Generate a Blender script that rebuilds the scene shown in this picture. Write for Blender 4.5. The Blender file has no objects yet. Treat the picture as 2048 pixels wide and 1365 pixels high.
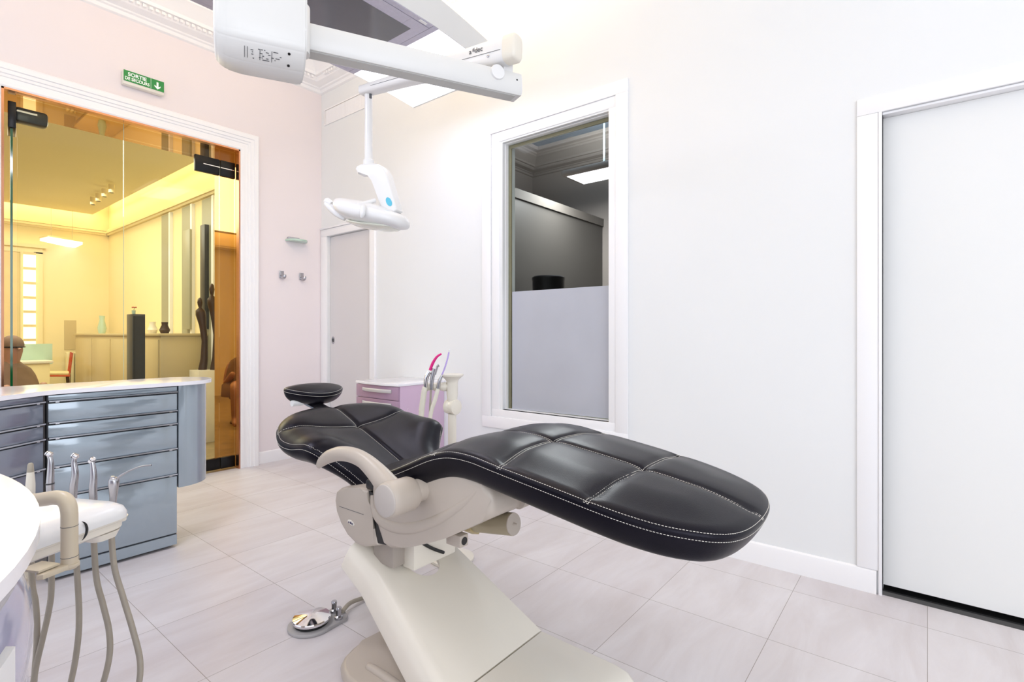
import bpy, bmesh, math, random
import numpy as np
from mathutils import Vector, Matrix
random.seed(4)
C = bpy.context.scene.collection
sc = bpy.context.scene

# ------------------------------------------------------------------ camera, world, light, exposure
CAMH = 1.14
FW = Vector((.7815, .6239, 0)); RT = Vector((.6239, -.7815, 0)); FPX = 1041.0
cam = bpy.data.cameras.new('camera'); cam_o = bpy.data.objects.new('camera', cam); C.objects.link(cam_o)
cam.sensor_width = 36; cam.lens = 36 * FPX / 2048; cam.shift_y = -13.5 / 2048
cam_o.location = (0, 0, CAMH)
cam_o.rotation_euler = (math.pi / 2, 0, -math.atan2(.7815, .6239))
cam.clip_start = .02
sc.camera = cam_o

sc.view_settings.view_transform = 'Standard'
sc.view_settings.look = 'None'
sc.view_settings.gamma = 1
sc.view_settings.use_curve_mapping = False
sc.view_settings.exposure = 0.0

w = bpy.data.worlds.new('world'); sc.world = w; w.use_nodes = True
bg = w.node_tree.nodes['Background']
bg.inputs[0].default_value = (.87, .92, 1.0, 1); bg.inputs[1].default_value = 1.28


def area(name, loc, rot, sx, sy, power, col=(1, 1, 1)):
    l = bpy.data.lights.new(name, 'AREA'); l.shape = 'RECTANGLE'; l.size = sx; l.size_y = sy
    l.energy = power; l.color = col
    o = bpy.data.objects.new(name, l); C.objects.link(o); o.location = loc; o.rotation_euler = rot
    return o


LUM_Z = 2.80
# surgery: light that leaves the luminaire's two wings (downwards) and its top (warm, upwards)
area('luminaire_wing_light', (2.22, 2.46, LUM_Z - .045), (0, math.radians(-4), 0), .40, .66, 5, (.86, .87, 1))
area('luminaire_wing_light', (.30, 2.46, LUM_Z - .045), (0, math.radians(4), 0),   .40, .66, 16, (.86, .87, 1))
area('luminaire_up_light', (1.27, 2.46, LUM_Z + .16), (math.pi, 0, 0), 1.7, .5, 24, (1, .82, .58))
# added soft fill from behind the camera, where the room is left open
area('rear_fill', (-.9, -2.6, 1.9), (math.radians(-90), 0, math.radians(160)), 3.0, 2.2, 60, (.88, .92, 1))
# neighbouring office: warm cove light upwards, then a fill downwards
area('office_light', (1.2, 7.4, 3.05), (math.pi, 0, 0), 1.6, 4.0, 110, (1, .96, .80))
area('office_light', (.9, 7.4, 2.90), (0, 0, 0), 2.0, 4.0, 110, (1, .96, .80))  # added fill under the ceiling to brighten the office
# dim store room behind the window
area('store_room_light', (4.95, 2.9, 2.93), (0, 0, 0), .25, .9, 50.0, (.95, .96, 1))
area('store_room_fill', (4.95, 2.6, 3.10), (math.pi, 0, 0), .5, 1.2, 45.0, (.93, .96, 1))  # added upward fill to lift the ceiling and upper walls

# ------------------------------------------------------------------ materials
def lin(h):
    if isinstance(h, str):
        h = h.lstrip('#'); c = [int(h[i:i + 2], 16) / 255 for i in (0, 2, 4)]
    else:
        c = h
    return tuple(((x / 12.92) if x <= .04045 else ((x + .055) / 1.055) ** 2.4) for x in c) + (1,)


def mat(name, col, rough=.5, metal=0, var=.03, scale=6, bump=0, bscale=200, coat=0, spec=.5, emit=None, estr=0, tint=None):
    m = bpy.data.materials.new(name); m.use_nodes = True
    nt = m.node_tree; p = nt.nodes['Principled BSDF']
    c = lin(col)
    tc = nt.nodes.new('ShaderNodeTexCoord'); nz = nt.nodes.new('ShaderNodeTexNoise')
    nz.inputs['Scale'].default_value = scale; nz.inputs['Detail'].default_value = 4
    nt.links.new(tc.outputs['Object'], nz.inputs['Vector'])
    cr = nt.nodes.new('ShaderNodeValToRGB')
    cr.color_ramp.elements[0].position = .3; cr.color_ramp.elements[1].position = .7
    cr.color_ramp.elements[0].color = tuple(x * (1 - var) for x in c[:3]) + (1,)
    cr.color_ramp.elements[1].color = tuple(min(1, x * (1 + var)) for x in c[:3]) + (1,)
    nt.links.new(nz.outputs['Fac'], cr.inputs['Fac']); nt.links.new(cr.outputs['Color'], p.inputs['Base Color'])
    p.inputs['Roughness'].default_value = rough; p.inputs['Metallic'].default_value = metal
    p.inputs['Coat Weight'].default_value = coat; p.inputs['Coat Roughness'].default_value = .05
    p.inputs['Specular IOR Level'].default_value = spec
    if tint: p.inputs['Specular Tint'].default_value = tint
    if emit:
        p.inputs['Emission Color'].default_value = lin(emit); p.inputs['Emission Strength'].default_value = estr
    if bump:
        n2 = nt.nodes.new('ShaderNodeTexNoise'); n2.inputs['Scale'].default_value = bscale; n2.inputs['Detail'].default_value = 5
        b = nt.nodes.new('ShaderNodeBump'); b.inputs['Strength'].default_value = bump; b.inputs['Distance'].default_value = .002
        nt.links.new(tc.outputs['Object'], n2.inputs['Vector']); nt.links.new(n2.outputs['Fac'], b.inputs['Height'])
        nt.links.new(b.outputs['Normal'], p.inputs['Normal'])
    return m


def floor_mat():
    m = mat('stone_tile', '#d2cdca', .38, var=.04, scale=3)
    nt = m.node_tree; p = nt.nodes['Principled BSDF']
    tc = nt.nodes.new('ShaderNodeTexCoord'); mp = nt.nodes.new('ShaderNodeMapping')
    mp.inputs['Location'].default_value = (-1.65 + .467 * 20, .467 * 20, 0)
    nt.links.new(tc.outputs['Object'], mp.inputs['Vector'])
    br = nt.nodes.new('ShaderNodeTexBrick'); br.offset = 0; br.offset_frequency = 1; br.squash = 1
    br.inputs['Scale'].default_value = 1; br.inputs['Brick Width'].default_value = .467; br.inputs['Row Height'].default_value = .467
    br.inputs['Mortar Size'].default_value = .0012; br.inputs['Mortar Smooth'].default_value = .2; br.inputs['Bias'].default_value = 0
    br.inputs['Color1'].default_value = lin('#dad5d8'); br.inputs['Color2'].default_value = lin('#e1dddf')
    br.inputs['Mortar'].default_value = lin('#9c948f')
    nt.links.new(mp.outputs['Vector'], br.inputs['Vector'])
    mp2 = nt.nodes.new('ShaderNodeMapping'); mp2.inputs['Scale'].default_value = (.8, 3.2, 1); mp2.inputs['Rotation'].default_value = (0, 0, .25)
    nt.links.new(tc.outputs['Object'], mp2.inputs['Vector'])
    nz = nt.nodes.new('ShaderNodeTexNoise'); nz.inputs['Scale'].default_value = 2.2; nz.inputs['Detail'].default_value = 9; nz.inputs['Roughness'].default_value = .62
    nz.inputs['Distortion'].default_value = .6
    nt.links.new(mp2.outputs['Vector'], nz.inputs['Vector'])
    cr = nt.nodes.new('ShaderNodeValToRGB'); cr.color_ramp.elements[0].position = .32; cr.color_ramp.elements[1].position = .68
    cr.color_ramp.elements[0].color = lin('#efebe9'); cr.color_ramp.elements[1].color = (1, 1, 1, 1)
    nt.links.new(nz.outputs['Fac'], cr.inputs['Fac'])
    mx = nt.nodes.new('ShaderNodeMix'); mx.data_type = 'RGBA'; mx.blend_type = 'MULTIPLY'; mx.inputs['Factor'].default_value = 1
    nt.links.new(br.outputs['Color'], mx.inputs[6]); nt.links.new(cr.outputs['Color'], mx.inputs[7])
    nt.links.new(mx.outputs[2], p.inputs['Base Color'])
    return m


def glass_mat(name, tint, refl_boost=1.0):
    """thin clear pane: tinted transmission, mirror share by Fresnel"""
    m = bpy.data.materials.new(name); m.use_nodes = True; nt = m.node_tree
    nt.nodes.remove(nt.nodes['Principled BSDF']); out = nt.nodes['Material Output']
    t = nt.nodes.new('ShaderNodeBsdfTransparent'); t.inputs[0].default_value = tint
    g = nt.nodes.new('ShaderNodeBsdfGlossy'); g.inputs['Roughness'].default_value = .0; g.inputs[0].default_value = (1, 1, 1, 1)
    f = nt.nodes.new('ShaderNodeFresnel'); f.inputs[0].default_value = 1.45
    mu = nt.nodes.new('ShaderNodeMath'); mu.operation = 'MULTIPLY'; mu.inputs[1].default_value = refl_boost; mu.use_clamp = True
    mx = nt.nodes.new('ShaderNodeMixShader')
    nt.links.new(f.outputs[0], mu.inputs[0]); nt.links.new(mu.outputs[0], mx.inputs[0])
    nt.links.new(t.outputs[0], mx.inputs[1]); nt.links.new(g.outputs[0], mx.inputs[2]); nt.links.new(mx.outputs[0], out.inputs[0])
    return m


def emis(name, col, s):
    m = bpy.data.materials.new(name); m.use_nodes = True; nt = m.node_tree
    p = nt.nodes['Principled BSDF']; p.inputs['Base Color'].default_value = lin(col)
    p.inputs['Emission Color'].default_value = lin(col); p.inputs['Emission Strength'].default_value = s
    return m


M = dict(
    floor=floor_mat(),
    wall_r=mat('white_wall_paint', '#ebecec', .7, var=.008, scale=1.5, bump=.05, bscale=60),
    wall_l=mat('blush_wall_paint', '#efe6e7', .7, var=.01, scale=1.2, bump=.05, bscale=60),
    ceil=mat('ceiling_paint', '#fdf9f2', .8, var=.01, scale=1),
    trim=mat('white_trim_paint', '#f6f5f6', .4, var=.008, scale=2),
    door=mat('door_lacquer', '#ebebe9', .35, var=.008, scale=1),
    doorg=mat('grey_door_lacquer', '#dedada', .4, var=.01, scale=1),
    bronze=mat('bronze_mirror', '#b98a4a', .02, 1, var=.06, scale=3),
    copper=mat('copper_edge', '#c78f6c', .2, 1, var=.05, scale=5),
    black=mat('black_plastic', '#151515', .35, var=.1),
    blackm=mat('black_metal', '#1a1a1b', .3, .6, var=.1),
    leather=mat('black_leather', '#0c0b12', .31, var=.12, scale=14, bump=.16, bscale=420, spec=.20, tint=(.88, .84, 1, 1)),  # tint puts the luminaire's lavender light into the highlights
    thread=mat('white_thread', '#e9e4da', .7, var=.05, scale=60),
    beige=mat('beige_plastic', '#bcb1a5', .36, var=.02, scale=4),
    beiged=mat('beige_edge', '#a79d93', .36, var=.03, scale=4),
    cream=mat('cream_enamel', '#e8e1d3', .28, var=.015, scale=3, coat=.3),
    olive=mat('olive_metal', '#a3987f', .35, .2, var=.06, scale=8),
    tan=mat('tan_plastic', '#cdbfa6', .35, var=.02, scale=6),
    white=mat('white_plastic', '#e8e7e6', .3, var=.01, scale=4, coat=.2),
    whitesol=mat('white_solid_surface', '#f3f1f5', .16, var=.012, scale=9, coat=.3),
    lampw=mat('white_lamp_shell', '#e0dfdc', .35, var=.012, scale=4),
    lampg=mat('grey_lamp_underside', '#b9b8b4', .35, var=.03, scale=4),
    chrome=mat('chrome', '#e6e4e6', .07, 1, var=.02),
    steel=mat('brushed_steel', '#b9b8bc', .25, 1, var=.06, scale=20),
    bluegrey=mat('blue_grey_lacquer', '#a1adb6', .12, .25, var=.02, scale=3, coat=.6),
    slate=mat('slate_lacquer', '#8d93a0', .12, .35, var=.02, scale=3, coat=.6),
    rail=mat('aluminium_rail', '#c4c8ce', .22, .9, var=.03, scale=9),
    grip=mat('satin_grip', '#c9c6c6', .35, .2, var=.03),
    lavender=mat('lavender_lacquer', '#b6b4cc', .12, .1, var=.02, scale=3, coat=.5),
    purple=mat('mauve_lacquer', '#ceb2c9', .2, var=.02, scale=3, coat=.4),
    purpled=mat('mauve_drawer_lacquer', '#a98aa2', .2, var=.03, scale=3, coat=.4),
    pink=mat('magenta_plastic', '#d8127c', .3, var=.05),
    violet=mat('violet_plastic', '#b9a4e0', .2, var=.05),
    hose=mat('grey_hose', '#a49b8c', .45, var=.04, scale=30),
    hosec=mat('cream_hose', '#e4dfcf', .45, var=.03, scale=30),
    teal=mat('teal_sticker', '#5bbcd6', .3, var=.03),
    green=mat('green_sign', '#0f8a3c', .35, var=.02),
    signw=mat('sign_white', '#f4f4ef', .4, var=.02, emit='#ffffff', estr=.15),
    signb=mat('sign_case', '#eae4d8', .35, var=.02),
    ink=mat('grey_ink', '#55565a', .5, var=.05),
    inkb=mat('dark_blue_ink', '#2b2358', .5, var=.05),
    lens=emis('luminaire_diffuser', '#f6f4ff', 2.6),
    up=emis('luminaire_up_diffuser', '#ffe0b0', 3.0),
    lumf=mat('luminaire_frame', '#bdb9c9', .4, .3, var=.04, scale=60, bump=.1, bscale=300),
    lumglass=mat('luminaire_dark_glass', '#55555d', .12, .2, var=.12, scale=2.5, coat=.6),
    glass=glass_mat('clear_glass', (.97, .98, .92, 1), .3),
    winglass=glass_mat('window_glass', (.90, .92, .90, 1), .04),
    glassedge=mat('green_glass_edge', '#0e5a2f', .1, var=.1, coat=.6),
    glasspale=mat('pale_green_glass', '#b9d2c0', .08, var=.05, coat=.5),
    film=mat('frosted_film', '#b9bbc4', .6, var=.02, scale=5),
    warmwall=mat('warm_wall_paint', '#f2e2b4', .7, var=.015, scale=1),
    warmceil=mat('warm_ceiling_paint', '#e6dcb4', .7, var=.02, scale=1),
    warmlow=mat('sand_panel', '#cdb98c', .4, var=.02, scale=1),
    greyg=mat('grey_green_panel', '#9c9a84', .4, var=.04, scale=2),
    cove=emis('cove_strip', '#fff0cc', 8.0),
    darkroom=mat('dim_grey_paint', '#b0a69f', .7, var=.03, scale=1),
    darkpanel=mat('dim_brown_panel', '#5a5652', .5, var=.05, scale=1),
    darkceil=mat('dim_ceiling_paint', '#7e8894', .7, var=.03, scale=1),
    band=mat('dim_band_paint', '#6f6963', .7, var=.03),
    wood=mat('parquet', '#96835f', .3, var=.25, scale=9),
    skin=mat('skin', '#b58a76', .5, var=.05),
    brown=mat('brown_cloth', '#7d6553', .8, var=.12, scale=8),
    darkbr=mat('dark_brown_bronze', '#3f2a1b', .4, .2, var=.15),
    red=mat('red_enamel', '#c5563a', .35, var=.05),
    seatc=mat('sand_cushion', '#e4cf9e', .7, var=.04),
    radi=mat('radiator_enamel', '#ece0b8', .35, var=.03),
    shade=mat('charcoal_laminate', '#3b3b3f', .4, var=.05),
)

# ------------------------------------------------------------------ helpers
def V(px, py, d):
    """a place in the room: bearing and elevation read off the photograph at 2048 x 1365, at the measured distance d"""
    return Vector((0, 0, CAMH)) + d * (FW + RT * ((px - 1024) / FPX)) + Vector((0, 0, d * (669 - py) / FPX))


def onX(px, py, X):
    D = FW + RT * ((px - 1024) / FPX); return V(px, py, X / D.x)


def onY(px, py, Y):
    D = FW + RT * ((px - 1024) / FPX); return V(px, py, Y / D.y)


def smooth(me, ang=35):
    for p in me.polygons: p.use_smooth = True
    try: me.set_sharp_from_angle(angle=math.radians(ang))
    except Exception: pass


def link(name, bm, m, parent=None, sm=True, ang=35, recalc=True):
    if recalc: bmesh.ops.recalc_face_normals(bm, faces=bm.faces)
    me = bpy.data.meshes.new(name); bm.to_mesh(me); bm.free()
    me.materials.append(m)
    if sm: smooth(me, ang)
    o = bpy.data.objects.new(name, me); C.objects.link(o)
    if parent:
        o.parent = parent; o.matrix_parent_inverse = Matrix.Identity(4) if parent.type != 'EMPTY' else Matrix.Translation(-parent.location)
    return o


def thing(name, label, cat, loc=(0, 0, 0), group=None):
    o = bpy.data.objects.new(name, None); C.objects.link(o); o.location = loc; o.empty_display_size = .05
    return tag(o, label, cat, group)


def tag(o, label, cat, group=None):
    o['label'] = label; o['category'] = cat
    if group: o['group'] = group
    return o


def struct(name, bm, m, label=None, **k):
    o = link(name, bm, m, **k); o['kind'] = 'structure'
    if label: o['label'] = label
    return o


def lab(o, s): o['label'] = s; return o


def NB(): return bmesh.new()


def box(bm, x0, x1, y0, y1, z0, z1, bev=0, seg=2, mtx=None):
    vs = [bm.verts.new((x, y, z)) for x in (x0, x1) for y in (y0, y1) for z in (z0, z1)]
    idx = [(0, 1, 3, 2), (4, 6, 7, 5), (0, 4, 5, 1), (2, 3, 7, 6), (0, 2, 6, 4), (1, 5, 7, 3)]
    fs = [bm.faces.new([vs[i] for i in f]) for f in idx]
    es = list({e for f in fs for e in f.edges})
    if mtx: bmesh.ops.transform(bm, matrix=mtx, verts=vs)
    if bev:
        bmesh.ops.bevel(bm, geom=es, offset=bev, segments=seg, affect='EDGES', profile=.5)
    return bm


def obox(bm, c, ax, ay, az, hx, hy, hz, bev=0, seg=2):
    """box with its own axes (unit vectors) and half sizes"""
    m = Matrix((ax.to_4d(), ay.to_4d(), az.to_4d(), Vector((0, 0, 0, 1)))).transposed()
    for i in range(3): m[i][3] = c[i]
    m[3][0] = m[3][1] = m[3][2] = 0; m[3][3] = 1
    return box(bm, -hx, hx, -hy, hy, -hz, hz, bev, seg, m)


def prism(bm, pts, ax, ay, n, o, t0, t1, bev=0, seg=3):
    """polygon pts (a,b) in plane (ax, ay) from origin o, thick from t0 to t1 along n"""
    a = [bm.verts.new(o + ax * p[0] + ay * p[1] + n * t0) for p in pts]
    b = [bm.verts.new(o + ax * p[0] + ay * p[1] + n * t1) for p in pts]
    fa = bm.faces.new(a); fb = bm.faces.new(b[::-1])
    N = len(pts)
    for i in range(N): bm.faces.new((a[i], a[(i + 1) % N], b[(i + 1) % N], b[i]))
    if bev:
        es = list(set(fa.edges) | set(fb.edges))
        bmesh.ops.bevel(bm, geom=es, offset=bev, segments=seg, affect='EDGES', profile=.5)
    return bm


def spline(P, n=8, closed=False):
    P = [Vector(p) for p in P]; out = []
    N = len(P); rng = range(N if closed else N - 1)
    for i in rng:
        if closed: p0, p1, p2, p3 = P[(i - 1) % N], P[i], P[(i + 1) % N], P[(i + 2) % N]
        else: p0, p1, p2, p3 = P[max(i - 1, 0)], P[i], P[i + 1], P[min(i + 2, N - 1)]
        for k in range(n):
            t = k / n
            out.append(.5 * ((2 * p1) + (p2 - p0) * t + (2 * p0 - 5 * p1 + 4 * p2 - p3) * t * t + (3 * p1 - p0 - 3 * p2 + p3) * t ** 3))
    if not closed: out.append(P[-1])
    return out


def tube(bm, P, r, seg=12, cap=True, flat=1.0, up=None):
    """tube along points; r number or list; flat: ratio of the second axis"""
    P = [Vector(p) for p in P]; N = len(P)
    R = r if isinstance(r, (list, tuple)) else [r] * N
    if len(R) != N:
        R = list(np.interp(np.linspace(0, 1, N), np.linspace(0, 1, len(R)), R))
    T = [(P[min(i + 1, N - 1)] - P[max(i - 1, 0)]).normalized() for i in range(N)]
    u = up.copy() if up else Vector((0, 0, 1))
    if abs(u.dot(T[0])) > .95: u = Vector((1, 0, 0))
    u = (u - T[0] * u.dot(T[0])).normalized(); rings = []
    for i in range(N):
        if i:
            base = up if up else u
            u2 = base - T[i] * base.dot(T[i])
            u = u2.normalized() if u2.length > 1e-4 else u
        v = T[i].cross(u)
        rings.append([bm.verts.new(P[i] + u * (R[i] * math.cos(2 * math.pi * k / seg)) + v * (R[i] * flat * math.sin(2 * math.pi * k / seg))) for k in range(seg)])
    for a, b in zip(rings, rings[1:]):
        for k in range(seg): bm.faces.new((a[k], a[(k + 1) % seg], b[(k + 1) % seg], b[k]))
    if cap:
        bm.faces.new(rings[0][::-1]); bm.faces.new(rings[-1])
    return bm


def lathe(bm, prof, o, axis=Vector((0, 0, 1)), seg=32, cap=True):
    """prof: (radius, height) along axis from o"""
    axis = Vector(axis).normalized(); a = axis.orthogonal().normalized(); b = axis.cross(a); o = Vector(o)
    rings = [[bm.verts.new(o + axis * h + a * (r * math.cos(2 * math.pi * k / seg)) + b * (r * math.sin(2 * math.pi * k / seg))) for k in range(seg)] for r, h in prof]
    for p, q in zip(rings, rings[1:]):
        for k in range(seg): bm.faces.new((p[k], p[(k + 1) % seg], q[(k + 1) % seg], q[k]))
    if cap:
        bm.faces.new(rings[0][::-1]); bm.faces.new(rings[-1])
    return bm


def loft(bm, rings, cap=True, closed=True):
    vr = [[bm.verts.new(p) for p in r] for r in rings]; n = len(vr[0])
    for a, b in zip(vr, vr[1:]):
        for k in range(n if closed else n - 1): bm.faces.new((a[k], a[(k + 1) % n], b[(k + 1) % n], b[k]))
    if cap and closed:
        bm.faces.new(vr[0][::-1]); bm.faces.new(vr[-1])
    return bm


def text(name, s, m, parent, loc, ax, ay, size, extr=.0003, offs=0, align='LEFT', space=1, sx=1, label=None):
    cu = bpy.data.curves.new('lettering', 'FONT'); cu.body = s; cu.size = size; cu.extrude = extr; cu.offset = offs
    cu.align_x = align; cu.space_character = space
    o = bpy.data.objects.new('lettering', cu); C.objects.link(o)
    dg = bpy.context.evaluated_depsgraph_get(); me = bpy.data.meshes.new_from_object(o.evaluated_get(dg))
    bpy.data.objects.remove(o); bpy.data.curves.remove(cu)
    ax = ax.normalized(); az = ax.cross(ay).normalized(); ay = az.cross(ax)
    mt = Matrix(((ax.x * sx, ay.x, az.x, loc[0]), (ax.y * sx, ay.y, az.y, loc[1]), (ax.z * sx, ay.z, az.z, loc[2]), (0, 0, 0, 1)))
    me.transform(mt); me.materials.clear(); me.materials.append(m); me.name = name
    r = bpy.data.objects.new(name, me); C.objects.link(r)
    if parent:
        r.parent = parent; r.matrix_parent_inverse = Matrix.Translation(-parent.location) if parent.type == 'EMPTY' else Matrix.Identity(4)
    if label: r['label'] = label
    return r


X3, Y3, Z3 = Vector((1, 0, 0)), Vector((0, 1, 0)), Vector((0, 0, 1))
XR, YL, ZC = 2.79, 4.59, 3.74


# ------------------------------------------------------------------ room shell
bm = NB(); box(bm, -2.5, 2.79, -3.2, 4.60, -.1, 0); struct('floor', bm, M['floor'], sm=False)
bm = NB(); box(bm, -2.5, 3.0, -3.2, 4.8, ZC, ZC + .1); struct('ceiling', bm, M['ceil'], sm=False)
# right wall: thick .12, opening for window (Y 1.476..2.312, z .615..2.474) and two sliding doors
WT = .14
bm = NB()
DR0, DR1, DRT = -1.0, .155, 2.112          # right sliding door opening
DL0, DL1, DLT = 3.815, 4.487, 2.077       # left sliding door opening
W0, W1, WZ0, WZ1 = 1.476, 2.312, .615, 2.474
for y0, y1, z0, z1 in [(-3.2, DR0, 0, ZC), (DR0, DR1, DRT, ZC), (DR1, W0, 0, ZC), (W0, W1, 0, WZ0), (W0, W1, WZ1, ZC),
                       (W1, DL0, 0, ZC), (DL0, DL1, DLT, ZC), (DL1, 4.75, 0, ZC)]:
    box(bm, XR, XR + WT, y0, y1, z0, z1)
bmesh.ops.remove_doubles(bm, verts=bm.verts, dist=1e-5)
struct('wall_right', bm, M['wall_r'], sm=False)
# left wall with the glazed opening
GX0, GX1, GZ = .555, 2.013, 2.706
bm = NB(); WL = .47
for x0, x1, z0, z1 in [(-2.5, GX0, 0, ZC), (GX0, GX1, GZ, ZC), (GX1, XR, 0, ZC)]:
    box(bm, x0, x1, YL, YL + WL, z0, z1)
bmesh.ops.remove_doubles(bm, verts=bm.verts, dist=1e-5)
struct('wall_left', bm, M['wall_l'], sm=False)

# cornice: profile (out from wall, z) swept along both walls, mitred
CP = [(0, 3.455), (.02, 3.462), (.028, 3.485), (.045, 3.49), (.05, 3.50), (.11, 3.515), (.125, 3.53), (.13, 3.545), (.15, 3.55), (.155, 3.575),
      (.20, 3.62), (.25, 3.645), (.262, 3.665), (.275, 3.67), (.28, 3.69), (.33, 3.70), (.34, 3.715), (.345, ZC)]
bm = NB()
path = [(lambda a, z: Vector((XR - a, -3.2, z))), (lambda a, z: Vector((XR - a, YL - a, z))), (lambda a, z: Vector((-2.5, YL - a, z)))]
loft(bm, [[f(a, z) for a, z in CP] + [f(0, ZC)] for f in path], cap=False)
struct('trim_1', bm, M['trim'], 'white moulded plaster cornice running round the top of the walls', ang=20)
# dentil rows on the cornice
bm = NB()
y = 4.3
while y > -.5:
    box(bm, XR - .145, XR - .118, y, y + .022, 3.522, 3.543); y -= .04
x = 2.6
while x > -.6:
    box(bm, x, x + .022, YL - .145, YL - .118, 3.522, 3.543); x -= .04
struct('trim_2', bm, M['trim'], 'small dentil row of the cornice', sm=False)

# baseboards
def board(name, x0, x1, y0, y1, axis):
    bm = NB()
    prof = [(0, 0), (.016, 0), (.016, .085), (.012, .098), (.004, .104), (0, .104)]
    if axis == 'Y': rings = [[Vector((XR - a, y, z)) for a, z in prof] for y in (y0, y1)]
    else: rings = [[Vector((x, YL - a, z)) for a, z in prof] for x in (x0, x1)]
    loft(bm, rings); return struct(name, bm, M['trim'], ang=30)


board('baseboard_right', 0, 0, DR1 + .02, DL0 - .06, 'Y')
board('baseboard_left', 2.17, XR, 0, 0, 'X')
board('baseboard_side', -2.5, .39, 0, 0, 'X')

# architrave of the glazed opening: stepped moulding, mitred
AP = [(0, 0), (0, .030), (.012, .036), (.03, .036), (.034, .028), (.062, .028), (.066, .036), (.082, .036), (.086, .044), (.108, .044), (.112, .052), (.142, .052), (.152, .046), (.152, 0)]
bm = NB()
def arch(bm, x0, x1, zt):
    c = [(x0, 0, -1, 0), (x0, zt, -1, 1), (x1, zt, 1, 1), (x1, 0, 1, 0)]
    loft(bm, [[Vector((x + sx * a, YL - t, z + (a if sz else 0))) for a, t in AP] for x, z, sx, sz in c], cap=False)
arch(bm, GX0, GX1, GZ)
struct('trim_3', bm, M['trim'], 'white stepped architrave framing the glazed opening', ang=20)
# bronze mirror lining of the reveal (right cheek, soffit, left cheek) and copper edge strips
bm = NB()
box(bm, GX1 - .004, GX1 - .0005, YL + .012, YL + WL, .0, GZ)
box(bm, GX0 + .0005, GX0 + .004, YL + .012, YL + WL, .0, GZ)
box(bm, GX0, GX1, YL + .012, YL + WL, GZ - .004, GZ - .0005)
struct('trim_4', bm, M['bronze'], 'bronze mirror lining inside the glazed opening', sm=False)
bm = NB()
box(bm, GX1 - .012, GX1, YL - .034, YL + .014, 0, GZ); box(bm, GX0, GX0 + .012, YL - .034, YL + .014, 0, GZ)
box(bm, GX0, GX1, YL - .034, YL + .014, GZ - .012, GZ)
struct('trim_5', bm, M['copper'], 'thin copper edge around the glazed opening', sm=False)

# glass doors
GY = 4.635
d3 = thing('door_3', 'glass door leaf with black patch fittings in the middle of the opening', 'door', (1.55, GY, 0)); d3['kind'] = 'structure'
bm = NB(); box(bm, 1.217, 1.878, GY, GY + .010, .02, 2.592); link('pane', bm, M['glass'], d3, sm=False)
bm = NB(); box(bm, 1.69, 1.876, GY - .012, GY + .022, 2.47, 2.60, .002); o = link('patch_fitting', bm, M['blackm'], d3)
bm = NB(); box(bm, 1.75, 1.876, GY - .014, GY - .0125, 2.533, 2.539); link('slot', bm, M['chrome'], o)
bm = NB(); box(bm, 1.217, 1.878, GY - .012, GY + .022, .012, .105, .002); link('bottom_rail', bm, M['blackm'], d3)
d4 = thing('door_4', 'narrow fixed glass strip at the right of the glass door', 'glass panel', (1.94, GY, 0)); d4['kind'] = 'structure'
bm = NB(); box(bm, 1.884, 2.0, GY, GY + .010, .02, GZ - .012); link('pane', bm, M['glass'], d4, sm=False)
bm = NB(); box(bm, 1.884, 2.0, GY - .012, GY + .022, 2.47, 2.60, .002); o = link('patch_fitting', bm, M['blackm'], d4)
bm = NB(); box(bm, 1.884, 1.99, GY - .014, GY - .0125, 2.533, 2.539); link('slot', bm, M['chrome'], o)
bm = NB(); box(bm, 1.884, 2.0, GY - .012, GY + .022, .012, .105, .002); link('bottom_rail', bm, M['blackm'], d4)
d5 = thing('door_5', 'large fixed glass pane at the left of the glass door', 'glass panel', (.9, GY, 0)); d5['kind'] = 'structure'
bm = NB(); box(bm, .64, 1.212, GY, GY + .010, .02, GZ - .012); link('pane', bm, M['glass'], d5, sm=False)
bm = NB(); box(bm, 1.2135, 1.2155, GY + .001, GY + .009, .02, GZ - .012); link('pane_edge', bm, M['glasspale'], d5, sm=False)
bm = NB(); box(bm, 1.217, 1.878, GY + .001, GY + .009, 2.597, GZ - .012); link('transom_pane', bm, M['glass'], d5, sm=False)
d6 = thing('door_6', 'open glass leaf seen edge-on with dark green edge at the far left', 'glass panel', (.62, GY, 0)); d6['kind'] = 'structure'
dv = Vector((.128, 1, 0)).normalized(); dn = Vector((dv.y, -dv.x, 0))
bm = NB(); obox(bm, Vector((.612, GY, 1.33)) + dv * .09, dv, dn, Z3, .09, .006, 1.31); link('pane', bm, M['glassedge'], d6, sm=False)
bm = NB(); obox(bm, Vector((.614, GY - .0, 2.56)) + dv * .09, dv, dn, Z3, .11, .02, .085, .004); o = link('hinge', bm, M['blackm'], d6)
bm = NB(); box(bm, .63, .80, GY + .03, GY + .12, 2.545, 2.64, .02); link('closer', bm, M['black'], d6)
bm = NB(); box(bm, .64, .74, GY + .02, GY + .029, 2.60, 2.612); link('closer_arm', bm, M['steel'], d6)

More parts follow.
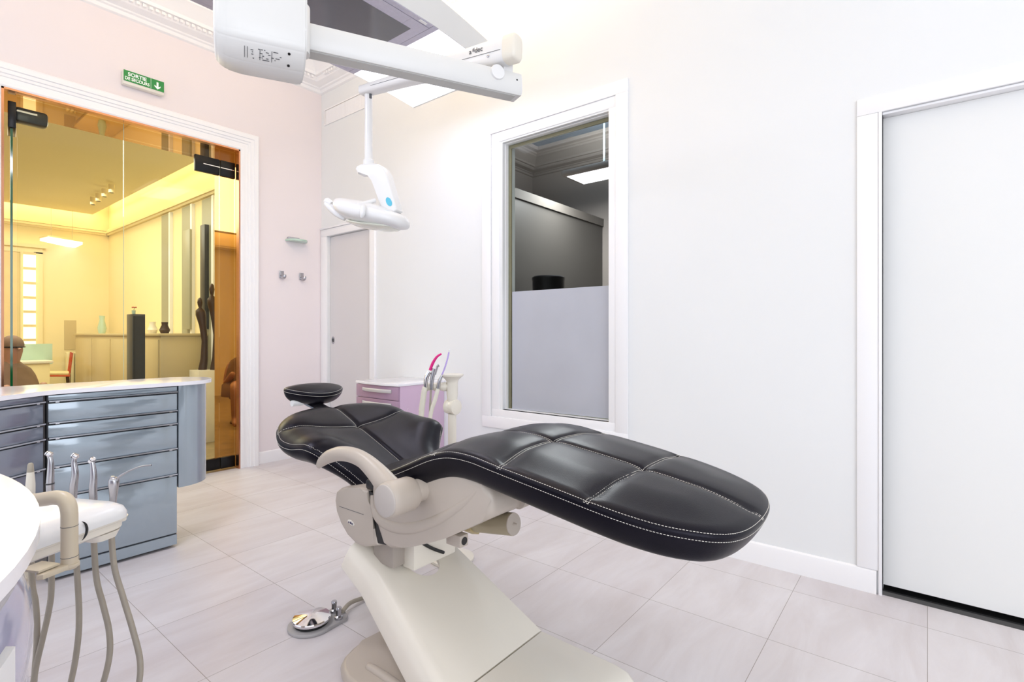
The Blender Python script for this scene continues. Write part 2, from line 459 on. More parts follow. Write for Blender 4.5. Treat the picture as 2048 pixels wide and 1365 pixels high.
# window 1 (right wall): casing, reveal, pane, frosted film
w1 = thing('window_1', 'tall interior window with white casing and frosted lower film', 'window', (XR, 1.9, WZ0)); w1['kind'] = 'structure'
def frame_x(bm, y0, y1, z0, z1, wd, x0, x1, bev=0):
    box(bm, x0, x1, y0 - wd, y1 + wd, z1, z1 + wd, bev); box(bm, x0, x1, y0 - wd, y1 + wd, z0 - wd, z0, bev)
    box(bm, x0, x1, y0 - wd, y0, z0, z1, bev); box(bm, x0, x1, y1, y1 + wd, z0, z1, bev)
bm = NB(); frame_x(bm, 1.437, 2.413, .562, 2.553, .078, XR - .014, XR - .0005, .0015); link('casing', bm, M['trim'], w1)
bm = NB(); frame_x(bm, W0 + .01, W1 + .025, WZ0, WZ1 + .012, .066, XR - .006, XR + .03, .001); link('inner_frame', bm, M['trim'], w1)
bm = NB(); frame_x(bm, W0 + .004, W1 - .004, WZ0 + .004, WZ1 - .004, .012, XR + .03, XR + .10); link('glazing_bead', bm, M['trim'], w1, sm=False)
bm = NB(); frame_x(bm, W0 + .016, W1 - .03, WZ0 + .006, WZ1 - .03, .022, XR + .062, XR + .07); lab(link('edge_tape', bm, M['olive'], w1, sm=False), 'khaki strip around the glass')
bm = NB(); box(bm, XR + .055, XR + .061, W0 - .01, W1 + .01, WZ0 - .01, WZ1 + .01); link('pane', bm, M['winglass'], w1, sm=False)
bm = NB()
yb0, yb1 = 1.512, 2.268
loft(bm, [[Vector((x, yb0, WZ0 + .012)), Vector((x, yb1, WZ0 + .004)), Vector((x, yb1, 1.437)), Vector((x, yb0, 1.437))] for x in (XR + .0535, XR + .0548)])
lab(link('privacy_film', bm, M['film'], w1, sm=False), 'grey frosted film over the lower half of the glass')

# sliding door right
d1 = thing('door_1', 'large white sliding door at the right edge', 'door', (XR, -.4, 0)); d1['kind'] = 'structure'
bm = NB(); box(bm, XR + .05, XR + .09, DR0, DR1 - .001, .028, DRT - .012); link('door_panel', bm, M['door'], d1, sm=False)
bm = NB(); box(bm, XR + .045, XR + .10, DR0, DR1, .0, .006); link('floor_track', bm, M['black'], d1, sm=False)
bm = NB(); box(bm, XR - .012, XR + .0, DR0 - .1, DR1 + .092, DRT, 2.186, .002); box(bm, XR - .012, XR, DR1 + .014, DR1 + .092, .104, DRT - .0005, .002); struct('trim_6', bm, M['trim'], 'flat white casing above and beside the large sliding door')
bm = NB(); box(bm, XR - .015, XR + .05, DR1, DR1 + .013, 0, DRT - .001, .001); box(bm, XR + .001, XR + .05, DR0, DR1 - .001, DRT - .012, DRT - .001, .002); struct('trim_7', bm, M['trim'], 'white lining edge of the large sliding door')
# sliding door left
d2 = thing('door_2', 'narrow pale grey sliding door beside the corner', 'door', (XR, 4.15, 0)); d2['kind'] = 'structure'
bm = NB(); box(bm, XR + .03, XR + .07, DL0, DL1 - .004, .008, DLT - .004); link('door_panel', bm, M['doorg'], d2, sm=False)
bm = NB(); lathe(bm, [(.012, 0), (.024, 0), (.024, .004), (.014, .004)], (XR + .0301, 4.435, 1.083), -X3, 24, False)
for v in bm.verts: v.co.z = 1.083 + (v.co.z - 1.083) * 1.5
o = link('flush_pull', bm, M['steel'], d2)
bm = NB(); lathe(bm, [(.001, .0008), (.013, .0008)], (XR + .03, 4.435, 1.083), -X3, 20, False)
for v in bm.verts: v.co.z = 1.083 + (v.co.z - 1.083) * 1.5
link('keyhole', bm, M['black'], d2)
bm = NB(); box(bm, XR - .012, XR + .0, DL1 - .002, 4.585, 0, DLT - .0005, .002); box(bm, XR - .012, XR, DL0 - .073, DL0, 0, DLT - .0005, .002); box(bm, XR - .012, XR, DL0 - .073, 4.585, DLT, 2.144, .002)
struct('trim_8', bm, M['trim'], 'white casing around the narrow sliding door')
bm = NB(); box(bm, XR - .022, XR, DL0 - .082, DL0 - .074, 0, 2.15, .001); box(bm, XR - .02, XR, DL0 - .08, 4.585, 2.145, 2.16, .002)
struct('trim_9', bm, M['trim'], 'raised outer bead of the narrow door casing')

# ventilation grille in the right wall near the corner
vg = thing('ventilation_grille', 'flat cream ventilation grille high on the right wall near the corner', 'vent', (XR, 4.2, 3.2))
bm = NB(); frame_x(bm, 3.86, 4.52, 3.155, 3.285, .012, XR - .008, XR - .0005); link('frame', bm, M['trim'], vg, sm=False)
bm = NB(); box(bm, XR - .002, XR - .0006, 3.86, 4.52, 3.155, 3.285); link('backing', bm, mat('vent_shadow', '#8d7c5c', .8), vg, sm=False)
for k in range(44):
    y0 = 3.866 + k * .0147
    bm = NB(); box(bm, XR - .007, XR - .0022, y0, y0 + (.0136 if k % 21 else .0115), 3.156, 3.2805); link('slat', bm, M['trim'], vg, sm=False)

# emergency exit sign
SX0, SX1, SZ0, SZ1 = 1.185, 1.445, 2.965, 3.058
es = thing('exit_sign', 'green emergency exit sign box above the glazed opening', 'sign', (1.31, YL, 3.0))
bm = NB(); box(bm, SX0, SX1, YL - .05, YL - .0005, SZ0 - .008, SZ1, .006); link('case', bm, M['signb'], es)
bm = NB(); box(bm, SX0 + .003, SX1 - .003, YL - .054, YL - .0502, SZ0 + .014, SZ1 - .002); link('panel', bm, M['green'], es, sm=False)
text('lettering', 'SORTIE', M['signw'], es, (SX0 + .086, YL - .0546, SZ0 + .055), X3, Z3, .036, offs=.0008, align='CENTER')
text('lettering', 'DE SECOURS', M['signw'], es, (SX0 + .086, YL - .0546, SZ0 + .024), X3, Z3, .0315, offs=.0006, align='CENTER', sx=.84)
bm = NB(); box(bm, SX0 + .171, SX0 + .1725, YL - .0552, YL - .054, SZ0 + .014, SZ1 - .002); link('divider', bm, M['signw'], es, sm=False)
bm = NB(); ax0 = SX0 + .214
prism(bm, [(-.006, .074), (.006, .074), (.006, .040), (.020, .050), (.020, .040), (0, .021), (-.020, .040), (-.020, .050), (-.006, .040)], X3, Z3, Y3, Vector((ax0, 0, SZ0)), YL - .0555, YL - .054)
link('arrow', bm, M['signw'], es, sm=False)

# small glass shelf and two hooks on the pink wall
gs = thing('wall_shelf', 'small rounded glass shelf with metal clamp on the pink wall', 'shelf', (2.52, YL, 2.0))
bm = NB(); pts = [(2.43, 0)] + [(2.525 + .10 * math.cos(a), -.11 * math.sin(a)) for a in np.linspace(math.pi, 0, 20)] + [(2.62, 0)]
prism(bm, [(a, b) for a, b in pts], X3, Y3, Z3, Vector((0, YL - .002, 0)), 1.995, 2.012, .002); link('glass_plate', bm, M['glasspale'], gs)
bm = NB(); box(bm, 2.44, 2.55, YL - .03, YL - .0005, 2.012, 2.034, .004); link('clamp', bm, M['steel'], gs)
for k, (hx, hz, lb) in enumerate([(2.388, 1.681, 'steel wall hook left of the other one, under the glass shelf'), (2.581, 1.681, 'steel wall hook nearer the corner, under the glass shelf')]):
    h = thing('coat_hook', lb, 'hook', (hx, YL, hz), 'hooks on the pink wall')
    bm = NB(); box(bm, hx - .022, hx + .022, YL - .008, YL - .0005, hz - .03, hz + .035, .004); link('back_plate', bm, M['steel'], h)
    bm = NB(); tube(bm, spline([(hx, YL - .006, hz - .02), (hx, YL - .03, hz - .03), (hx + .004, YL - .05, hz - .02), (hx + .006, YL - .052, hz)], 5), [.012, .016, .016, .012], 12); link('prong', bm, M['steel'], h)

# ------------------------------------------------------------------ ceiling luminaire
lu = thing('luminaire', 'large suspended rectangular luminaire with dark glass centre and glowing wings', 'ceiling light', (1.26, 2.46, LUM_Z))
LC, LY, LH = 1.26, 2.464, .393
def lum_ring(x, inset=0, dz=0):
    """bottom height, top height and top half width of the shell at x"""
    t = abs(x - LC) / 1.2
    zb = LUM_Z - .05 * max(0, (abs(x - LC) - .66) / .54) ** 1.3
    zt = LUM_Z + .135 - .05 * t ** 2.2 - .02 * t
    return zb, zt
bm = NB(); rings = []
for x in np.linspace(LC - 1.2, LC + 1.2, 33):
    zb, zt = lum_ring(x); hw = LH + .0; t = abs(x - LC) / 1.2; ht = LH + .075 - .05 * t ** 2
    rings.append([Vector((x, LY - hw, zb)), Vector((x, LY - ht, zt)), Vector((x, LY + ht, zt)), Vector((x, LY + hw, zb))])
loft(bm, rings); link('housing', bm, M['lampw'], lu, ang=40)
bm = NB()      # frame under the centre
box(bm, LC - .66, LC + .66, LY - LH + .002, LY - LH + .034, LUM_Z - .004, LUM_Z + .002); link('side_rail', bm, M['lumf'], lu, sm=False); bm = NB()
box(bm, LC - .66, LC + .66, LY + LH - .028, LY + LH - .002, LUM_Z - .004, LUM_Z + .002)
link('side_rail', bm, M['lumf'], lu, sm=False)
bm = NB()
for sx in (-1, 1): box(bm, LC + sx * .60 - .06 + .0, LC + sx * .60 + .06, LY - LH + .037, LY + LH - .031, LUM_Z - .005, LUM_Z + .001)
box(bm, LC - .539, LC + .539, LY - LH + .037, LY - .279, LUM_Z - .005, LUM_Z + .001); box(bm, LC - .539, LC + .539, LY + .279, LY + LH - .031, LUM_Z - .005, LUM_Z + .001)
link('inner_frame', bm, M['lumf'], lu, sm=False)
bm = NB(); box(bm, LC - .6, LC + .6, LY - .279, LY + .279, LUM_Z - .0055, LUM_Z - .002); lab(link('dark_glass', bm, M['lumglass'], lu, sm=False), 'dark glass centre panel')
for sx in (-1, 1):
    bm = NB(); rr = []
    for q in np.linspace(0, 1, 12):
        x = LC + sx * (.70 + q * .485); zb, _ = lum_ring(x)
        rr.append([Vector((x, LY - LH + .006, zb - .0015)), Vector((x, LY + LH - .006, zb - .0015)), Vector((x, LY + LH - .006, zb + .004)), Vector((x, LY - LH + .006, zb + .004))])
    loft(bm, rr); lab(link('glowing_wing', bm, M['lens'], lu, sm=False), 'white glowing end panel')
    bm = NB(); x0 = LC + sx * .663; x1 = LC + sx * .70
    box(bm, min(x0, x1), max(x0, x1), LY - LH + .004, LY + LH - .004, LUM_Z - .004, LUM_Z + .002); link('end_strip', bm, M['lumf'], lu, sm=False)
bm = NB(); box(bm, LC + .575, LC + .625, LY - LH + .008, LY - LH + .026, LUM_Z - .007, LUM_Z - .004, .001); link('sensor', bm, M['white'], lu)
bm = NB(); box(bm, LC - .8, LC + .8, LY - .22, LY + .22, LUM_Z + .136, LUM_Z + .145); lab(link('up_light', bm, M['up'], lu, sm=False), 'warm strip on the top side')
for x in (LC - .7, LC + .7):
    bm = NB(); tube(bm, [(x, LY, LUM_Z + .1), (x, LY, ZC)], .003, 8); link('suspension_wire', bm, M['steel'], lu)

# ------------------------------------------------------------------ treatment lamp on its ceiling arm
tl = thing('treatment_lamp', 'white dental operating light hanging from a jointed ceiling arm', 'lamp', (.95, 1.78, ZC))
PA, PB = Vector((.93, 1.812, 2.215)), Vector((1.812, 1.42, 2.232))       # beam ends
bd = (PB - PA).normalized(); bn = Vector((bd.y, -bd.x, 0)).normalized()   # bn points to the camera side
# motor housing: profile across (bn, z) swept along bd
H0 = V(528, 70, 1.80)
def hring(a, sc_=1.0, x0=0):
    pts = [(.10, .34), (.10, .0), (.096, -.05), (.085, -.075), (.02, -.115), (-.085, -.115), (-.10, -.10), (-.10, .34)]
    return [H0 + bd * a + bn * p[0] * sc_ + Z3 * (p[1] * (1 if p[1] > .2 else sc_)) for p in pts]
bm = NB(); loft(bm, [hring(-.150, .72), hring(-.142, .84), hring(-.115, .95), hring(-.07, 1), hring(.118, 1), hring(.130, .97)])
bmesh.ops.bevel(bm, geom=[e for e in bm.edges], offset=.006, segments=3, affect='EDGES')
mh = link('motor_housing', bm, M['lampw'], tl, ang=50)
bm = NB(); tube(bm, [H0 + bd * .10 + Z3 * .02, H0 + bd * .10 + Z3 * .30, Vector((H0.x + bd.x * .10, H0.y + bd.y * .10, ZC))], .036, 28); link('ceiling_post', bm, M['lampw'], tl)
bm = NB(); tube(bm, [H0 + bd * .10 + bn * .02 - Z3 * .05, H0 + bd * .10 + bn * .02 + Z3 * .115], .047, 28); link('post_collar', bm, M['lampw'], tl)
# rating label on the slanted underside
n_ = (Vector(bn) * .04 + Z3 * -.065).normalized(); along = bd; up_ = n_.cross(along).normalized()
base = H0 + bn * .0525 - Z3 * .0955 + n_ * .0008
bm = NB()
random.seed(7)
for k in range(34):
    u = random.uniform(-.045, .05); v_ = random.choice([-.018, -.011, -.004, .004, .011, .018]); l_ = random.uniform(.003, .010)
    obox(bm, base + along * u + up_ * v_, along, up_, n_, l_ * .5, .0012, .0003)
for u in (-.06, -.052, -.014, .022): obox(bm, base + along * u, along, up_, n_, .0008, .02, .0003)
link('rating_label', bm, M['ink'], mh, sm=False)
for v_ in (-.02, .024):
    bm = NB(); lathe(bm, [(.0045, 0), (.0045, .002)], base + along * .075 + up_ * v_ - n_ * .001, n_, 12); link('screw_hole', bm, M['black'], mh)
# track beam
bm = NB(); L = (PB - PA).length
prism(bm, [(.045, -.036), (.045, .02), (.036, .044), (-.036, .044), (-.045, .02), (-.045, -.036), (-.036, -.050), (.036, -.050)], bn, Z3, bd, PA, -.02, L, .002, 2)
tb = link('track_beam', bm, M['lampw'], tl)
bm = NB(); obox(bm, (PA + PB) / 2 - Z3 * .0515, bd, bn, Z3, L / 2 - .02, .027, .002); link('beam_slot', bm, M['lampg'], tb, sm=False)
bm = NB(); prism(bm, [(.044, -.036), (.044, .02), (.036, .043), (-.036, .043), (-.044, .02), (-.044, -.036), (-.036, -.049), (.036, -.049)], bn, Z3, bd, PA, L, L + .004); link('end_cap', bm, M['white'], tb)
bm = NB(); lathe(bm, [(.004, 0), (.004, .0014)], PB - bd * .022 + bn * .044 + Z3 * .010, bn, 14); link('screw_hole', bm, M['black'], tb)
# spring arm
QL, QR = V(733, 181, 2.64), V(1026, 98, 2.20)
ad = (QR - QL).normalized(); an = Vector((ad.y, -ad.x, 0)).normalized(); az = an.cross(ad) * -1
if az.z < 0: az = -az
AL = (QR - QL).length
def aring(t, h, wd):
    pts = []
    for k in range(24):
        a = 2 * math.pi * k / 24; c, s_ = math.cos(a), math.sin(a)
        pts.append(QL + ad * t + an * (abs(c) ** .55 * (1 if c > 0 else -1) * wd) + az * (abs(s_) ** .55 * (1 if s_ > 0 else -1) * h))
    return pts
bm = NB(); loft(bm, [aring(-.030, .015, .022), aring(-.026, .022, .030), aring(.03, .024, .032), aring(.28, .030, .034), aring(.55, .046, .036), aring(AL - .03, .056, .038)])
sa = link('spring_arm', bm, M['white'], tl, ang=50)
bm = NB(); loft(bm, [aring(AL - .031, .056, .039), aring(AL + .016, .056, .039), aring(AL + .026, .050, .034), aring(AL + .030, .040, .026)]); lab(link('end_cap', bm, M['cream'], sa, ang=50), 'cream rounded cap')
bm = NB()
tube(bm, [QL + ad * .06 + an * .0325 - az * .001, QL + ad * .4 + an * .036 - az * .004, QL + ad * (AL - .04) + an * .0388 - az * .010], .0009, 6); link('seam_line', bm, M['ink'], sa)
bm = NB(); lathe(bm, [(.006, 0), (.006, .002), (.004, .003)], QL + ad * (AL - .10) + an * .037 - az * .024, an, 16); link('screw', bm, M['steel'], sa)
tdx = QL + ad * (AL - .20) + an * .0395 + az * .006
text('lettering', 'a', M['ink'], sa, tdx, ad, az, .030, offs=.0002)
text('lettering', 'dec', M['ink'], sa, tdx + ad * .029, ad, az, .030, offs=.0002)
bm = NB()
for k in range(4): obox(bm, tdx + ad * (.019 + .0028 * k) + az * (.013 + .003 * (k % 2)), ad, az, an, .0006, .007, .0004)
link('emblem', bm, M['ink'], sa, sm=False)
# joint between beam and spring arm
J = V(1012, 140, 2.27)
bm = NB(); obox(bm, J + Z3 * .00, bd, bn, Z3, .024, .024, .055, .006); link('swivel_joint', bm, M['white'], tl)
bm = NB(); lathe(bm, [(.03, 0), (.032, .006), (.032, .04), (.03, .046)], J - bd * .060 + Z3 * -.040 + bn * .0, bn, 24); link('hub', bm, M['white'], tl)
bm = NB(); lathe(bm, [(.008, 0), (.008, .004)], J - bd * .028 + bn * .035 + Z3 * .022, bn, 18); link('hub_hole', bm, M['black'], tl)
# drop pole
PT, PE = V(737, 186, 2.64), V(735, 330, 2.64)
PE.x, PE.y = PT.x, PT.y
bm = NB(); tube(bm, [PT, PE + Z3 * .02], .0195, 24); link('drop_pole', bm, M['white'], tl)
bm = NB(); obox(bm, PT + Vector((RT.x, RT.y, 0)) * .014 + Z3 * -.012 - FW * .014, RT, FW, Z3, .006, .006, .022, .003); link('pole_slot', bm, M['ink'], tl)
bm = NB(); lathe(bm, [(.022, 0), (.027, .003), (.027, .034), (.022, .038)], PE - Z3 * .012, Z3, 28); link('pole_collar', bm, M['white'], tl)
# curved yoke: outline in the vertical plane of the lamp's long axis, 5 cm thick
e1 = (RT * .94 - FW * .34).normalized(); e2 = Vector((e1.y, -e1.x, 0))
def P2(x, y, d0=2.64): return ((x - 737) / FPX * d0 / .94, (669 - y) / FPX * d0 + CAMH - PE.z)
yo = [P2(*p) for p in [(716, 339), (719, 334), (730, 332), (752, 332), (765, 335), (777, 343), (784, 356), (806, 428), (800, 432), (779, 427), (772, 422), (752, 366), (745, 352), (738, 350), (722, 350)]]
bm = NB(); prism(bm, yo, e1, Z3, e2, PE, -.030, .034, .008, 3); yk = link('yoke', bm, M['white'], tl, ang=50)
def ell(bm, c, a, b, n, ra, rb, t):
    prism(bm, [(ra * math.cos(q), rb * math.sin(q)) for q in np.linspace(0, 2 * math.pi, 25)[:-1]], a, b, n, c, 0, t)
bm = NB(); sc0 = PE + e1 * P2(790, 412)[0] + Z3 * P2(790, 412)[1]
ell(bm, sc0 + e2 * .0345, (e1 * .35 - Z3).normalized(), e1, e2, .024, .016, .0008); lab(link('teal_emblem', bm, M['teal'], yk, sm=False), 'teal oval emblem')
bm = NB(); b0 = PE + e1 * P2(789, 430)[0] + Z3 * P2(789, 430)[1]
tube(bm, [b0 + Z3 * .004, b0 - Z3 * .004], .018, 20); link('teal_switch', bm, M['teal'], yk)
# lamp head: elliptical sections along its tilted long axis
def hp(x, y): q = P2(x, y); return PE + e1 * q[0] + Z3 * q[1]
bm = NB(); rings = []
for x, yt, yb, dp in [(672, 400, 410, .03), (676, 395, 421, .07), (686, 394, 431, .10), (704, 398, 442, .125), (730, 404, 452, .14), (760, 412, 459, .145), (788, 425, 462, .125), (806, 434, 463, .09), (813, 440, 460, .06), (816, 445, 455, .02)]:
    a, b = hp(x, yt), hp(x, yb); c = (a + b) / 2; h = (a - b).length / 2
    rings.append([c + e2 * (dp * math.cos(q)) + Z3 * (h * (abs(math.sin(q)) ** .8) * (1 if math.sin(q) > 0 else -1)) for q in np.linspace(0, 2 * math.pi, 33)[:-1]])
loft(bm, rings); hd = link('lamp_head', bm, M['white'], tl, ang=60)
bm = NB(); rings = []
for x, yt, yb, dp in [(700, 441, 446, .05), (715, 441, 453, .085), (740, 448, 459, .10), (765, 452, 463, .10), (785, 455, 464, .08), (796, 458, 463, .05)]:
    a, b = hp(x, yt), hp(x, yb); c = (a + b) / 2; h = (a - b).length / 2
    rings.append([c + e2 * (dp * math.cos(q)) + Z3 * h * math.sin(q) for q in np.linspace(0, 2 * math.pi, 33)[:-1]])
loft(bm, rings); lab(link('lamp_lens', bm, mat('lamp_lens', '#e3e4d6', .15, coat=.5), hd, ang=60), 'pale clear lens under the head')
bm = NB(); tube(bm, spline([hp(690, 436) + e2 * .02, hp(674, 425) + e2 * .03, hp(660, 412) + e2 * .03, hp(649, 402) + e2 * .03], 6), [.012, .017, .019, .015], 14); hh = link('handle', bm, M['white'], hd)
bm = NB(); rings = []
tube(bm, spline([hp(646, 400) + e2 * .03, hp(652, 398) + e2 * .03, hp(662, 404) + e2 * .03], 5), [.010, .018, .012], 14); link('grip_end', bm, M['white'], hh)
bm = NB(); tube(bm, spline([hp(764, 408) + e2 * .05, hp(756, 416) + e2 * .09, hp(745, 423) + e2 * .125], 5), .010, 12); link('tilt_lever', bm, M['white'], hd)
bm = NB(); tube(bm, spline([hp(757, 425) + e2 * .11, hp(764, 432) + e2 * .145, hp(764, 444) + e2 * .150, hp(761, 450) + e2 * .148], 6), [.012, .014, .012, .006], 12); link('focus_lever', bm, M['white'], hd)
bm = NB(); tube(bm, [hp(772, 428), hp(788, 440)], .030, 20); link('yoke_joint', bm, M['white'], hd)

# ------------------------------------------------------------------ leather cushions
def dist_poly(px, py, poly, closed=True):
    d = np.full(px.shape, 1e9); n = len(poly)
    for i in range(n if closed else n - 1):
        ax_, ay_ = poly[i]; bx, by = poly[(i + 1) % n]
        dx, dy = bx - ax_, by - ay_; L2 = dx * dx + dy * dy + 1e-12
        t = np.clip(((px - ax_) * dx + (py - ay_) * dy) / L2, 0, 1)
        d = np.minimum(d, np.hypot(px - ax_ - t * dx, py - ay_ - t * dy))
    return d


class Cushion:
    def __init__(s, outline, centre, surf, T=.02, RT_=.03, B=.07, RB=.03, crown=.012, cw=.12, grooves=(), gd=.008, gw=.011, extra=None):
        o = [(p.x, p.y) for p in spline([(a, b, 0) for a, b in outline], 10, True)]
        # resample evenly
        o = np.array(o + [o[0]]); seg = np.hypot(*np.diff(o, axis=0).T); cum = np.r_[0, np.cumsum(seg)]
        N = 240; t = np.linspace(0, cum[-1], N + 1)[:-1]
        s.out = np.c_[np.interp(t, cum, o[:, 0]), np.interp(t, cum, o[:, 1])]; s.len = cum[-1]
        s.poly = s.out[::2]; s.c = np.array(centre); s.surf = surf
        s.T, s.RT, s.B, s.RB, s.crown, s.cw, s.gr, s.gd, s.gw, s.extra = T, RT_, B, RB, crown, cw, grooves, gd, gw, extra

    def height(s, x, y):
        e = dist_poly(x, y, s.poly)
        q = np.clip(e / s.RT, 0, 1); h = s.T * np.sqrt(1 - (1 - q) ** 2)
        q2 = np.clip(e / s.cw, 0, 1); h = h + s.crown * (q2 * q2 * (3 - 2 * q2))
        ed = np.clip(e / .03, 0, 1)
        for g in s.gr:
            d = dist_poly(x, y, g, False); h = h - s.gd * ed * np.exp(-(d / s.gw) ** 2) - s.gd * .6 * ed * np.exp(-(d / (s.gw * 3.2)) ** 2)
        h = h - .004 * np.exp(-((e - .0) / .006) ** 2) * 0
        if s.extra: h = h + s.extra(x, y) * ed
        return h

    def pos(s, x, y, h):
        p, n = s.surf(x, y)
        return p + n * h

    def build(s, name, m, parent):
        tt = np.r_[np.linspace(0, .75, 40)[1:], .75 + .25 * (1 - (1 - np.linspace(0, 1, 30)[1:]) ** 1.8)]
        bm = NB(); N = len(s.out)
        def shell(f, tts):
            rings = []
            for t in tts:
                xy = s.c + (s.out - s.c) * t; h = f(xy[:, 0], xy[:, 1]) * (0 if t > .99999 else 1)
                rings.append([bm.verts.new(s.pos(x, y, hh)) for (x, y), hh in zip(xy, h)])
            c = bm.verts.new(s.pos(s.c[0], s.c[1], float(f(np.array([s.c[0]]), np.array([s.c[1]]))[0])))
            for k in range(N): bm.faces.new((c, rings[0][k], rings[0][(k + 1) % N]))
            for a, b in zip(rings, rings[1:]):
                for k in range(N): bm.faces.new((a[k], b[k], b[(k + 1) % N], a[(k + 1) % N]))
            return rings
        r1 = shell(s.height, tt)
        tb = np.r_[np.linspace(0, .7, 8)[1:], .7 + .3 * (1 - (1 - np.linspace(0, 1, 22)[1:]) ** 2)]
        def fb(x, y):
            e = dist_poly(x, y, s.poly); q = np.clip(e / s.RB, 0, 1)
            return -s.B * (1 - (1 - q) ** 2.6) ** .6 - .0001
        r2 = shell(fb, tb)
        bmesh.ops.remove_doubles(bm, verts=r1[-1] + r2[-1], dist=.0004)
        o = link(name, bm, m, parent, ang=60)
        return o

    def stitches(s, name, lines, parent, step=.0072, ln=.0046, r=.00065, lift=.0007):
        """lines: list of (polyline, mode) - on the top ('top') or just under the edge ('side')"""
        bm = NB()
        for poly, closed, mode in lines:
            P = np.array(poly, float)
            if closed: P = np.vstack([P, P[:1]])
            seg = np.hypot(*np.diff(P, axis=0).T); cum = np.r_[0, np.cumsum(seg)]
            n = int(cum[-1] / step); t = (np.arange(n) + .5) * step
            def at(tq): return np.interp(tq, cum, P[:, 0]), np.interp(tq, cum, P[:, 1])
            x0, y0 = at(t - ln / 2); x1, y1 = at(t + ln / 2)
            if mode == 'side': h0 = h1 = np.full(n, -.0075)
            else: h0 = s.height(x0, y0) + lift; h1 = s.height(x1, y1) + lift
            for i in range(n):
                a = s.pos(x0[i], y0[i], h0[i]); b = s.pos(x1[i], y1[i], h1[i])
                if (b - a).length < .0008: continue
                tube(bm, [a, b], r, 4)
        return link(name, bm, M['thread'], parent, sm=False, recalc=False)


def inset(out, c, d):
    P = np.array(out); n = len(P); T = np.roll(P, -1, 0) - np.roll(P, 1, 0); T /= np.hypot(*T.T)[:, None]
    Nn = np.c_[-T[:, 1], T[:, 0]]; s_ = np.sign(((c - P) * Nn).sum(1))[:, None]
    return P + Nn * s_ * d


def knots(ks):
    xs = np.array([k[0] for k in ks]); ys = np.array([k[1] for k in ks])
    sp = spline([(a, b, 0) for a, b in ks], 12); sx = np.array([p.x for p in sp]); sy = np.array([p.y for p in sp])
    return lambda q: float(np.interp(q, sx, sy))


CX = 1.33
ch = thing('dental_chair', 'black leather dental treatment chair with beige body and white lift cover', 'dental chair', (1.28, 1.1, 0))
zs = knots([(.24, .672), (.30, .692), (.36, .708), (.45, .722), (.6, .746), (.75, .768), (.9, .788), (.98, .798), (1.06, .797), (1.14, .777), (1.25, .730), (1.35, .69), (1.45, .665), (1.56, .66)])
def seat_surf(x, y):
    z = zs(y); g = (zs(y + .01) - zs(y - .01)) / .02
    n = Vector((0, -g, 1)).normalized()
    return Vector((x, y, z)), n
so = []
for y, wd in [(1.53, .10), (1.50, .21), (1.42, .272), (1.3, .286), (1.15, .29), (1.0, .292), (.8, .295), (.6, .292), (.5, .28), (.42, .252), (.35, .20), (.315, .12)]: so.append((CX - wd, y))
so = so + [(CX, .305)] + [(2 * CX - a, b) for a, b in so[::-1]] + [(CX, 1.535)]
cs = [(CX, 1.44), (CX, .30)]
def crossline(yc, bow, wd=.30): return [(CX + x, yc + bow * (x / wd) ** 2) for x in np.linspace(-wd, wd, 13)]
GA = [[(CX + .012 * math.sin(y * 3), y) for y in np.linspace(1.5, .30, 20)], crossline(.905, -.035), crossline(.612, .0), crossline(1.15, -.03)]
seat = Cushion(so, (CX, .9), seat_surf, T=.016, RT_=.03, B=.068, RB=.035, crown=.016, cw=.16, grooves=GA, gd=.006, gw=.010)
seat_o = seat.build('seat_cushion', M['leather'], ch)
def off(line, d):
    P = np.array(line); T = np.gradient(P, axis=0); T /= np.hypot(*T.T)[:, None]; return P + np.c_[-T[:, 1], T[:, 0]] * d
seat.stitches('side_stitching', [(seat.out, True, 'side')], seat_o)
seat.stitches('top_stitching', [(inset(seat.out, seat.c, .0045), True, 'top')] + [(off(g, s_ * .0042), False, 'top') for g in GA for s_ in (-1, 1)], seat_o)

# backrest
zb_ = knots([(1.38, .500), (1.5, .530), (1.6, .558), (1.69, .592), (1.8, .636), (1.92, .683), (2.02, .722), (2.1, .752), (2.18, .775)])
wing = knots([(1.3, .0), (1.5, .05), (1.6, .085), (1.68, .115), (1.75, .10), (1.84, .058), (1.93, .034), (2.0, .038), (2.1, .03), (2.2, .02)])
def zback(x, y): return zb_(y) + wing(y) * min(1.3, (abs(x - CX) / .31) ** 2)
def back_surf(x, y):
    e = .008; gx = (zback(x + e, y) - zback(x - e, y)) / (2 * e); gy = (zback(x, y + e) - zback(x, y - e)) / (2 * e)
    return Vector((x, y, zback(x, y))), Vector((-gx, -gy, 1)).normalized()
bo = []
for y, wd in [(1.40, .10), (1.42, .165), (1.50, .19), (1.58, .20), (1.64, .225), (1.685, .275), (1.72, .318), (1.78, .335), (1.87, .338), (1.96, .325), (2.04, .285), (2.10, .225), (2.14, .14), (2.155, .06)]: bo.append((CX - wd, y))
bo = bo + [(CX, 2.15)] + [(2 * CX - a, b) for a, b in bo[::-1]] + [(CX, 1.395)]
GB = [[(CX, y) for y in np.linspace(1.40, 2.15, 16)], [(CX + x, 1.925 + .05 * (abs(x) / .33) ** 2) for x in np.linspace(-.34, .34, 15)]]
back = Cushion(bo, (CX, 1.8), back_surf, T=.078, RT_=.10, B=.036, RB=.05, crown=.0, cw=.12, grooves=GB, gd=.007, gw=.011)
back_o = back.build('backrest', M['leather'], ch)
back.stitches('side_stitching', [(back.out, True, 'side')], back_o)
back.stitches('top_stitching', [(inset(back.out, back.c, .0012), True, 'top')] + [(off(g, .0045), False, 'top') for g in GB], back_o)

